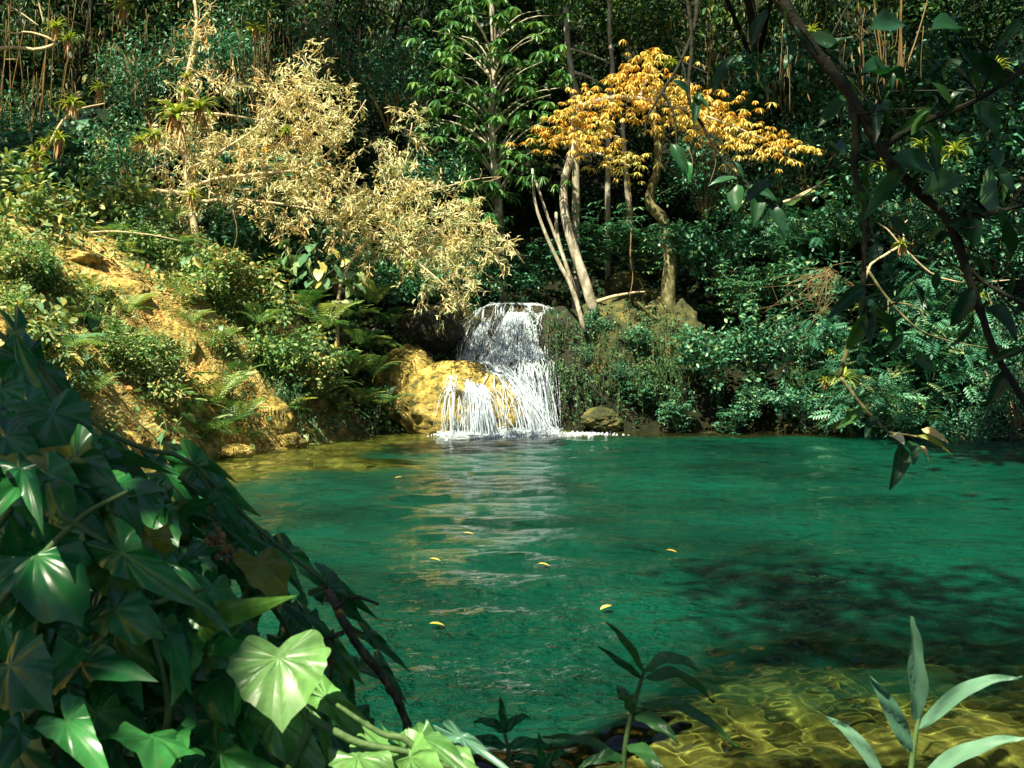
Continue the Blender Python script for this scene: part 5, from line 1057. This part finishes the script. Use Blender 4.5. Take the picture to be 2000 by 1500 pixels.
for (x0, y0, x1, y1, w) in [(1435, 110, 1385, 178, .05), (1640, 100, 1560, 60, .07), (1660, 190, 1600, 235, .06), (1700, 200, 1718, 262, .05), (1720, 215, 1738, 268, .022), (1620, 290, 1650, 280, .05), (1680, 150, 1780, 130, .09), (1740, 310, 1840, 330, .10), (1800, 380, 1900, 330, .10), (1850, 430, 1830, 480, .05), (1850, 440, 1935, 480, .08), (1880, 500, 1950, 530, .07), (1900, 560, 1860, 640, .07), (1920, 600, 1990, 640, .07),
                            (1690, 560, 1625, 610, .06), (1690, 580, 1700, 660, .07), (1690, 600, 1760, 650, .07), (1690, 610, 1655, 690, .06), (1760, 340, 1700, 400, .06), (1800, 240, 1840, 300, .08), (1900, 200, 1960, 260, .09), (1860, 220, 1830, 150, .08), (1950, 170, 1900, 100, .08), (1600, 110, 1660, 60, .07), (1700, 60, 1780, 30, .1), (1820, 60, 1900, 40, .1), (1940, 420, 1990, 500, .08), (1960, 410, 1920, 350, .08), (1500, 20, 1460, 90, .05), (1970, 720, 1930, 790, .06)]:
    leaf_obj(ob, b0, LANCE, P(x0, y0, D + R.normal() * .08), P(x1, y1, D + R.normal() * .15), w * .8, M['shade'])
D = 4.4; b0 = P(1645, 735, D); ob = thing('overhanging_branch', 'thin lower branch hanging to the water with leaves at its tip', 'branch', b0); g = Geo()
px_limb(g, [(1640, 735), (1690, 800), (1735, 845), (1772, 893)], D, .008, .004, 20, 5); px_limb(g, [(1640, 735), (1660, 665), (1690, 600)], D, .010, .008, 10, 5); px_limb(g, [(1735, 845), (1800, 855), (1860, 880)], D, .005, .003, 8, 4)
g.build('stem', [M['mossbark']], ob, b0)
for (x0, y0, x1, y1, w, mt) in [(1762, 868, 1748, 952, .065, 'shade'), (1778, 862, 1790, 900, .05, 'shade'), (1740, 850, 1765, 858, .045, 'dry'), (1800, 838, 1850, 858, .03, 'dry'), (1790, 850, 1862, 880, .02, 'brom'), (1790, 870, 1820, 892, .015, 'dry'), (1690, 800, 1640, 830, .04, 'shade'), (1705, 815, 1690, 850, .03, 'shade')]:
    leaf_obj(ob, b0, LANCE, P(x0, y0, D), P(x1, y1, D - .1), w, M[mt])
D = 4.6; b0 = P(1345, 190, D); ob = thing('overhanging_branch', 'slim twig with green hanging leaves below the yellow crown', 'branch', b0); g = Geo()
px_limb(g, [(1340, -20), (1352, 80), (1345, 190), (1375, 250), (1410, 310), (1455, 355), (1515, 405)], D, .010, .004, 26, 5); px_limb(g, [(1415, 315), (1430, 370), (1432, 385)], D, .004, .003, 6, 4); px_limb(g, [(1345, 190), (1335, 130), (1320, 90)], D, .006, .004, 6, 4)
g.build('stem', [M['darkbark']], ob, b0)
for (x0, y0, x1, y1, w, mt) in [(1345, 190, 1320, 150, .05, 'shade'), (1350, 190, 1392, 208, .05, 'shade'), (1365, 180, 1355, 240, .04, 'shade'), (1440, 350, 1385, 352, .022, 'reed'), (1450, 355, 1440, 310, .03, 'reed'), (1440, 360, 1435, 410, .07, 'shade'), (1460, 365, 1520, 385, .05, 'shade'), (1480, 380, 1475, 435, .06, 'shade'), (1335, 310, 1350, 355, .04, 'vine'), (1310, 280, 1345, 340, .05, 'shade'), (1500, 400, 1540, 460, .06, 'shade')]:
    leaf_obj(ob, b0, LANCE, P(x0, y0, D), P(x1, y1, D - .05), w, M[mt])

# ------------------------------------------------------------------ foreground : big-leaved vines at the left
SPOTS = [(P(540, 1330, 1.75), .13), (P(700, 1420, 1.85), .12), (P(820, 1460, 1.85), .12), (P(590, 1440, 1.8), .1)]
def vine(name, label, leaves, stems, mat, Dd, fillpoly=None, nfill=0, fillsize=(110, 190), fD=(2.0, 3.2)):
    b0 = P(stems[0][0][0], stems[0][0][1], Dd); t = thing(name, label, 'vine', b0); g = Geo()
    for s in stems: px_limb(g, s, Dd + .05, .008, .004, 18, 6)
    g.build('stem', [M['stem']], t, b0)
    L = list(leaves)
    if fillpoly is not None:
        fp = np.array(fillpoly, float); lo = fp.min(0); hi = fp.max(0); k = 0
        while k < nfill:
            p = R.uniform(lo, hi); ins = False
            for i in range(len(fp)):
                a, c = fp[i], fp[(i + 1) % len(fp)]
                if (a[1] > p[1]) != (c[1] > p[1]) and p[0] < (c[0] - a[0]) * (p[1] - a[1]) / (c[1] - a[1]) + a[0]: ins = not ins
            if not ins: continue
            s_ = R.uniform(*fillsize); a = R.normal() * .7 + 1.2; L.append((p[0], p[1], p[0] + s_ * math.cos(a), p[1] + s_ * math.sin(a), R.uniform(.75, 1.1), int(R.choice([0, 1, 2, 3, 5, 1, 2, 5])), R.uniform(*fD) - Dd, None)); k += 1
    for (x0, y0, x1, y1, w, k, dz, mt) in L:
        if mat != 'bright': x1, y1 = x0 + (x1 - x0) * .84, y0 + (y1 - y0) * .84
        if mat != 'bright' and mt is None:
            mid = P((x0 + x1) / 2, (y0 + y1) / 2, Dd + dz)
            if any(0 < (mid - q) @ SUN < 1.5 and np.linalg.norm((mid - q) - ((mid - q) @ SUN) * SUN) < rq for q, rq in SPOTS): continue
            if any((x0 - qx) ** 2 + (y0 - qy) ** 2 < qr ** 2 and Dd + dz < 1.85 for qx, qy, qr in ((540, 1330, 90), (560, 1440, 70), (720, 1430, 90))): continue
        A = P(x0, y0, Dd + dz + .04); B = P(x1, y1, Dd + dz - .05); ln = np.linalg.norm(B - A)
        leaf_obj(t, b0, BIG[k], A, B, ln * w, M[mt or mat], up=np.array([.1, -.7, .6]) + R.normal(size=3) * .28)
    return t
vine('leafy_vine', 'broad leaved vine with dark drooping leaves filling the lower left corner',
     [(70, 1085, 150, 1195, 1.1, 3, 0, None), (60, 1120, 20, 1035, .9, 0, .05, None), (150, 1265, 95, 1320, 1.1, 2, 0, None), (170, 1270, 222, 1290, 1.0, 1, .1, None), (20, 1300, 75, 1370, 1.1, 0, -.1, None), (130, 1410, 190, 1490, 1.0, 5, -.2, None), (300, 1440, 330, 1500, 1.4, 4, -.1, None), (40, 1430, -10, 1500, .8, 1, -.2, None), (380, 1290, 440, 1360, .9, 1, -.05, None), (330, 1240, 445, 1355, .62, 5, -.1, None),
      (275, 1230, 340, 1360, .6, 1, .1, None), (240, 1080, 390, 1200, .62, 1, 0, None), (310, 1100, 455, 1165, .55, 5, .1, None), (120, 960, 240, 1050, .6, 1, .1, None), (40, 915, 90, 970, .7, 5, 0, None), (330, 1200, 345, 1140, .7, 0, .2, None), (250, 960, 300, 1010, .9, 0, .4, None), (290, 1050, 330, 1090, 1.1, 2, .2, 'vine_yellow'), (480, 1290, 470, 1370, .6, 1, .1, None), (430, 1470, 520, 1520, .8, 2, 0, None), (460, 1420, 470, 1510, .7, 0, .1, None), (60, 880, 110, 900, 1.3, 3, .2, 'vine_yellow'), (0, 1330, 60, 1480, .8, 2, .1, None), (230, 1180, 200, 1260, .7, 5, .1, None)],
     [[(-20, 1200), (60, 1110), (160, 1010), (250, 960)], [(110, 1000), (160, 1030), (210, 1060)], [(0, 1480), (120, 1330), (260, 1200), (400, 1150)], [(300, 1500), (330, 1380), (300, 1240)], [(90, 1520), (130, 1420), (140, 1300)]], 'vine', 1.75,
     [(-30, 760), (60, 800), (180, 900), (330, 1000), (430, 1120), (500, 1250), (560, 1400), (640, 1520), (-30, 1520)], 78, (60, 125), (1.7, 2.5))
vine('leafy_vine', 'darker vine behind, arching along the top of the foreground thicket toward the water',
     [(30, 650, 60, 790, .45, 1, 0, None), (40, 700, 175, 830, .7, 2, .05, None), (130, 850, 300, 900, .5, 5, 0, None), (200, 870, 290, 925, .6, 1, .1, None), (350, 880, 440, 895, .5, 5, .2, None), (380, 910, 490, 1010, .55, 1, .1, None), (420, 960, 485, 1045, .6, 5, .0, None), (430, 1020, 560, 1090, .45, 1, .1, None), (520, 1060, 600, 1130, .6, 5, .2, None), (560, 1080, 660, 1150, .55, 1, .2, None), (640, 1130, 720, 1185, .55, 5, .2, None), (520, 1160, 620, 1215, .5, 1, 0, None), (600, 1200, 690, 1260, .55, 5, .1, None), (720, 1240, 800, 1300, .4, 1, .3, None),
      (640, 1150, 700, 1200, .8, 2, 0, None), (510, 1100, 560, 1170, 1.0, 0, -.1, 'vine_yellow'), (560, 1250, 620, 1300, .7, 0, .1, None), (450, 1190, 520, 1240, .6, 1, 0, None), (300, 900, 420, 960, .45, 5, .2, None), (640, 1260, 700, 1330, .5, 0, .1, None), (90, 790, 60, 860, .5, 2, .1, None), (0, 760, 60, 850, .7, 0, .1, None), (740, 1300, 790, 1360, .5, 1, .1, None)],
     [[(-20, 640), (60, 700), (150, 800), (260, 870), (370, 900), (470, 1000), (560, 1080), (640, 1140)], [(350, 930), (420, 980), (390, 920)], [(560, 1330), (570, 1250), (520, 1170), (450, 1090)], [(600, 1230), (640, 1290), (650, 1230)], [(440, 1330), (460, 1200), (520, 1100), (530, 1080)]], 'vine', 2.4,
     [(-30, 700), (80, 720), (180, 860), (300, 900), (420, 950), (500, 1060), (560, 1120), (640, 1200), (700, 1280), (760, 1420), (700, 1520), (300, 1520), (-30, 1300)], 76, (55, 105), (2.5, 3.2))
vine('leafy_vine', 'small leaved tangle of dark vine at the left edge above the corner', [(10, 930, 60, 1000, .8, 1, 0, None), (150, 920, 210, 980, .8, 2, 0, None)],
     [[(-20, 1050), (50, 960), (140, 900), (210, 930)], [(50, 960), (60, 880), (140, 880)]], 'vine', 2.0, [(-30, 720), (60, 760), (190, 880), (330, 960), (400, 1080), (300, 1200), (-30, 1200)], 88, (55, 110), (1.9, 2.6))
vine('leafy_vine', 'dark vine creeping along the bottom edge under the sunlit heart leaf', [(220, 1380, 300, 1450, .9, 1, 0, None), (420, 1400, 480, 1480, .9, 2, 0, None)],
     [[(100, 1540), (220, 1420), (380, 1380), (520, 1420)], [(380, 1380), (560, 1450), (680, 1470)]], 'vine', 1.9, [(-30, 1150), (300, 1150), (470, 1280), (620, 1350), (760, 1460), (760, 1530), (-30, 1530)], 88, (60, 120), (1.8, 2.5))
vine('leafy_vine', 'sunlit pale green vine with the large ribbed heart leaf, low in the left foreground',
     [(545, 1285, 545, 1395, 1.55, 0, 0, 'bright'), (540, 1400, 600, 1510, .8, 3, .05, 'bright'), (640, 1365, 780, 1480, .40, 1, .1, 'bright'), (770, 1440, 860, 1475, .6, 5, .1, 'bright'), (820, 1440, 900, 1470, .7, 2, .1, 'bright'), (700, 1440, 760, 1500, .6, 1, .15, 'vine'), (860, 1470, 950, 1500, .7, 0, .1, 'bright'), (600, 1380, 700, 1480, .35, 5, .12, 'bright'), (800, 1480, 850, 1530, .9, 0, .0, 'bright'), (900, 1440, 1000, 1495, .3, 1, .15, 'reed'), (700, 1480, 780, 1540, .8, 0, 0, 'bright'), (650, 1430, 720, 1470, .8, 0, .2, 'vine')],
     [[(545, 1540), (600, 1420), (560, 1330), (548, 1285)], [(600, 1400), (700, 1450), (800, 1470), (880, 1500)], [(860, 1540), (800, 1450), (740, 1430), (640, 1365)]], 'bright', 1.75)
D = 2.3; b0 = P(790, 1400, D); g = Geo()
px_limb(g, [(640, 1150, .15), (672, 1215), (705, 1270), (740, 1310), (765, 1350), (790, 1400), (800, 1480)], D, .009, .008, 40, 9, .25); px_limb(g, [(672, 1235), (630, 1250), (600, 1262)], D, .006, .004, 6, 5); px_limb(g, [(655, 1190), (690, 1165), (740, 1180)], D, .005, .003, 6, 5); px_limb(g, [(650, 1240), (648, 1300), (645, 1330)], D, .004, .003, 6, 4)
o = g.build('dead_branch', [M['lichen']], None, b0); o.location = b0; tag(o, 'dead grey branch with orange lichen spots at the edge of the thicket', 'branch')
D = 2.5; b0 = P(430, 1035, D); g = Geo()
for k in range(20):
    p = P(432 + R.normal() * 14, 1062 + R.normal() * 16, D + R.normal() * .03); g.tube([P(432, 1045, D), (P(432, 1045, D) + p) / 2 + R.normal(size=3) * .004, p], .0012, 3); g.tube([p, p + [0, 0, -.006], p + [0, 0, -.016]], [.003, .008, .004], 5)
px_limb(g, [(415, 1020), (425, 1035), (432, 1045)], D, .003, .002, 6, 4); o = g.build('dried_flower', [M['skirt']], None, b0); o.location = b0; tag(o, 'dried brown flower cluster hanging in the foreground thicket', 'flower')

# ------------------------------------------------------------------ foreground : reeds at the lower right
def reed(label, D, stems, leaves, mat='reed'):
    b0 = P(stems[0][0][0], stems[0][0][1], D); t = thing('reed_plant', label, 'plant', b0); g = Geo()
    for s in stems: px_limb(g, s, D, .006, .0035, 18, 7, .03)
    g.build('stem', [M['stem']], t, b0)
    for (x0, y0, x1, y1, w, bend, dz, up) in leaves:
        g = Geo(); A = P(x0, y0, D); B = P(x1, y1, D + dz); Mid = (A + B) / 2 + np.array([0, 0, bend]); s = smooth([A, Mid, B], 16); n = 16; u = np.array(up, float); T = unit(np.gradient(s, axis=0)); S = unit(np.cross(T, u)); N = np.cross(S, T)
        t_ = np.linspace(0, 1, n); ww = w * .5 * (np.sin(PI * t_ ** .75) ** .75 + .10 * (1 - t_)) ; ww[-1] = .0005
        V = np.concatenate([s[:, None] + S[:, None] * ww[:, None, None] * a + N[:, None] * (abs(a) * ww * .35 + .004 * np.sin(t_ * 14 + a * 3))[:, None, None] for a in (-1, -.5, 0, .5, 1)], 1).reshape(-1, 3)
        i = np.arange(n * 5).reshape(n, 5); vein = np.tile([0, 0, 1, 0, 0], n)
        g.add(V, None, np.stack([i[:-1, :-1], i[:-1, 1:], i[1:, 1:], i[1:, :-1]], -1).reshape(-1, 4), R.random()); g.build('leaf', [M[mat]], t, b0)
    return t
reed('tall reed plant with one upright blade at the lower right', 2.1, [[(1775, 1540), (1782, 1480), (1790, 1425), (1795, 1400), (1798, 1380)]],
     [(1792, 1412, 1782, 1204, .040, .0, -.05, (.35, -1, 0)), (1780, 1470, 1698, 1320, .030, .012, -.05, (-.3, -1, .4)), (1790, 1425, 1998, 1322, .026, .03, -.1, (.2, -.7, .7)), (1730, 1530, 1612, 1398, .024, .02, 0, (-.2, -.8, .5)), (1790, 1530, 2010, 1440, .032, .02, -.1, (.2, -.6, .8))])
reed('dark leafy stalk with chewed leaves low in the centre right', 2.2, [[(1215, 1540), (1222, 1450), (1235, 1390), (1250, 1335), (1258, 1310)]],
     [(1258, 1312, 1185, 1215, .016, .01, -.05, (.3, -1, .3)), (1255, 1325, 1168, 1262, .014, .0, -.05, (.3, -1, .3)), (1258, 1310, 1368, 1312, .030, .025, -.05, (0, -.6, .8)), (1260, 1325, 1395, 1372, .030, .03, .1, (0, -.6, .8)), (1240, 1370, 1205, 1340, .03, -.01, .1, (0, -.6, .8)), (1240, 1395, 1212, 1355, .018, .0, -.05, (.3, -1, .3)), (1238, 1395, 1325, 1450, .030, .01, -.08, (0, -.7, .7)), (1250, 1375, 1440, 1458, .026, .03, -.05, (0, -.6, .8)), (1225, 1455, 1310, 1545, .03, .02, -.1, (0, -.7, .7)), (1220, 1480, 1130, 1500, .025, .01, 0, (0, -.6, .8)), (1222, 1490, 1060, 1440, .02, .02, .1, (0, -.6, .8))], 'stalk')
def grass_tuft(): 
    pass
for (x, y, lb) in [(985, 1430, 'dim leafy sprig at the bottom edge between the pale vine and the stalk'), (1060, 1500, 'dark low sprig at the bottom edge left of the stalk')]:
    reed(lb, 2.3, [[(x, y + 110), (x + 8, y + 40), (x, y)]], [(x, y, x - 60, y - 20, .02, .01, 0, (0, -.7, .7)), (x, y, x + 50, y - 30, .02, .01, 0, (0, -.7, .7)), (x + 4, y + 30, x - 80, y + 20, .024, .01, 0, (0, -.7, .7)), (x + 4, y + 30, x + 90, y + 30, .024, .01, 0, (0, -.7, .7)), (x, y, x - 8, y - 70, .016, 0, 0, (.2, -1, 0))], 'vine')

# ------------------------------------------------------------------ light, sky, camera
w = bpy.data.worlds.new('World'); sc.world = w; w.use_nodes = True; nt = w.node_tree; bg = nt.nodes['Background']
sky = nt.nodes.new('ShaderNodeTexSky'); sky.sky_type = 'NISHITA'; sky.sun_disc = False
el = math.asin(SUN[2]); azim = math.atan2(SUN[0], SUN[1])
sky.sun_elevation = el; sky.sun_rotation = azim
nt.links.new(sky.outputs[0], bg.inputs[0]); bg.inputs[1].default_value = .05
l = bpy.data.lights.new('sun', 'SUN'); l.energy = 5.0; l.angle = math.radians(.5); l.color = (1, .92, .70); l.cycles.is_caustics_light = True
lo = bpy.data.objects.new('sun', l); col.objects.link(lo); lo.location = SUN * 60; lo.rotation_euler = Vector(SUN).to_track_quat('Z', 'Y').to_euler()
cd_ = bpy.data.cameras.new('camera'); co = bpy.data.objects.new('camera', cd_); col.objects.link(co); sc.camera = co
co.location = CAM; co.rotation_euler = (PI / 2 - PITCH, 0, 0); cd_.sensor_width = 36; cd_.lens = 36 * FPX / 2000; cd_.clip_end = 500; cd_.clip_start = .05
cd_.dof.use_dof = True; cd_.dof.focus_distance = 24; cd_.dof.aperture_fstop = 15
sc.view_settings.view_transform = 'Standard'; sc.view_settings.look = 'None'; sc.view_settings.exposure = 1.6; sc.view_settings.gamma = 1
cy = sc.cycles; cy.max_bounces = 6; cy.diffuse_bounces = 3; cy.glossy_bounces = 3; cy.transmission_bounces = 4; cy.transparent_max_bounces = 10; cy.use_denoising = True
cy.sample_clamp_indirect = 4; cy.sample_clamp_direct = 4
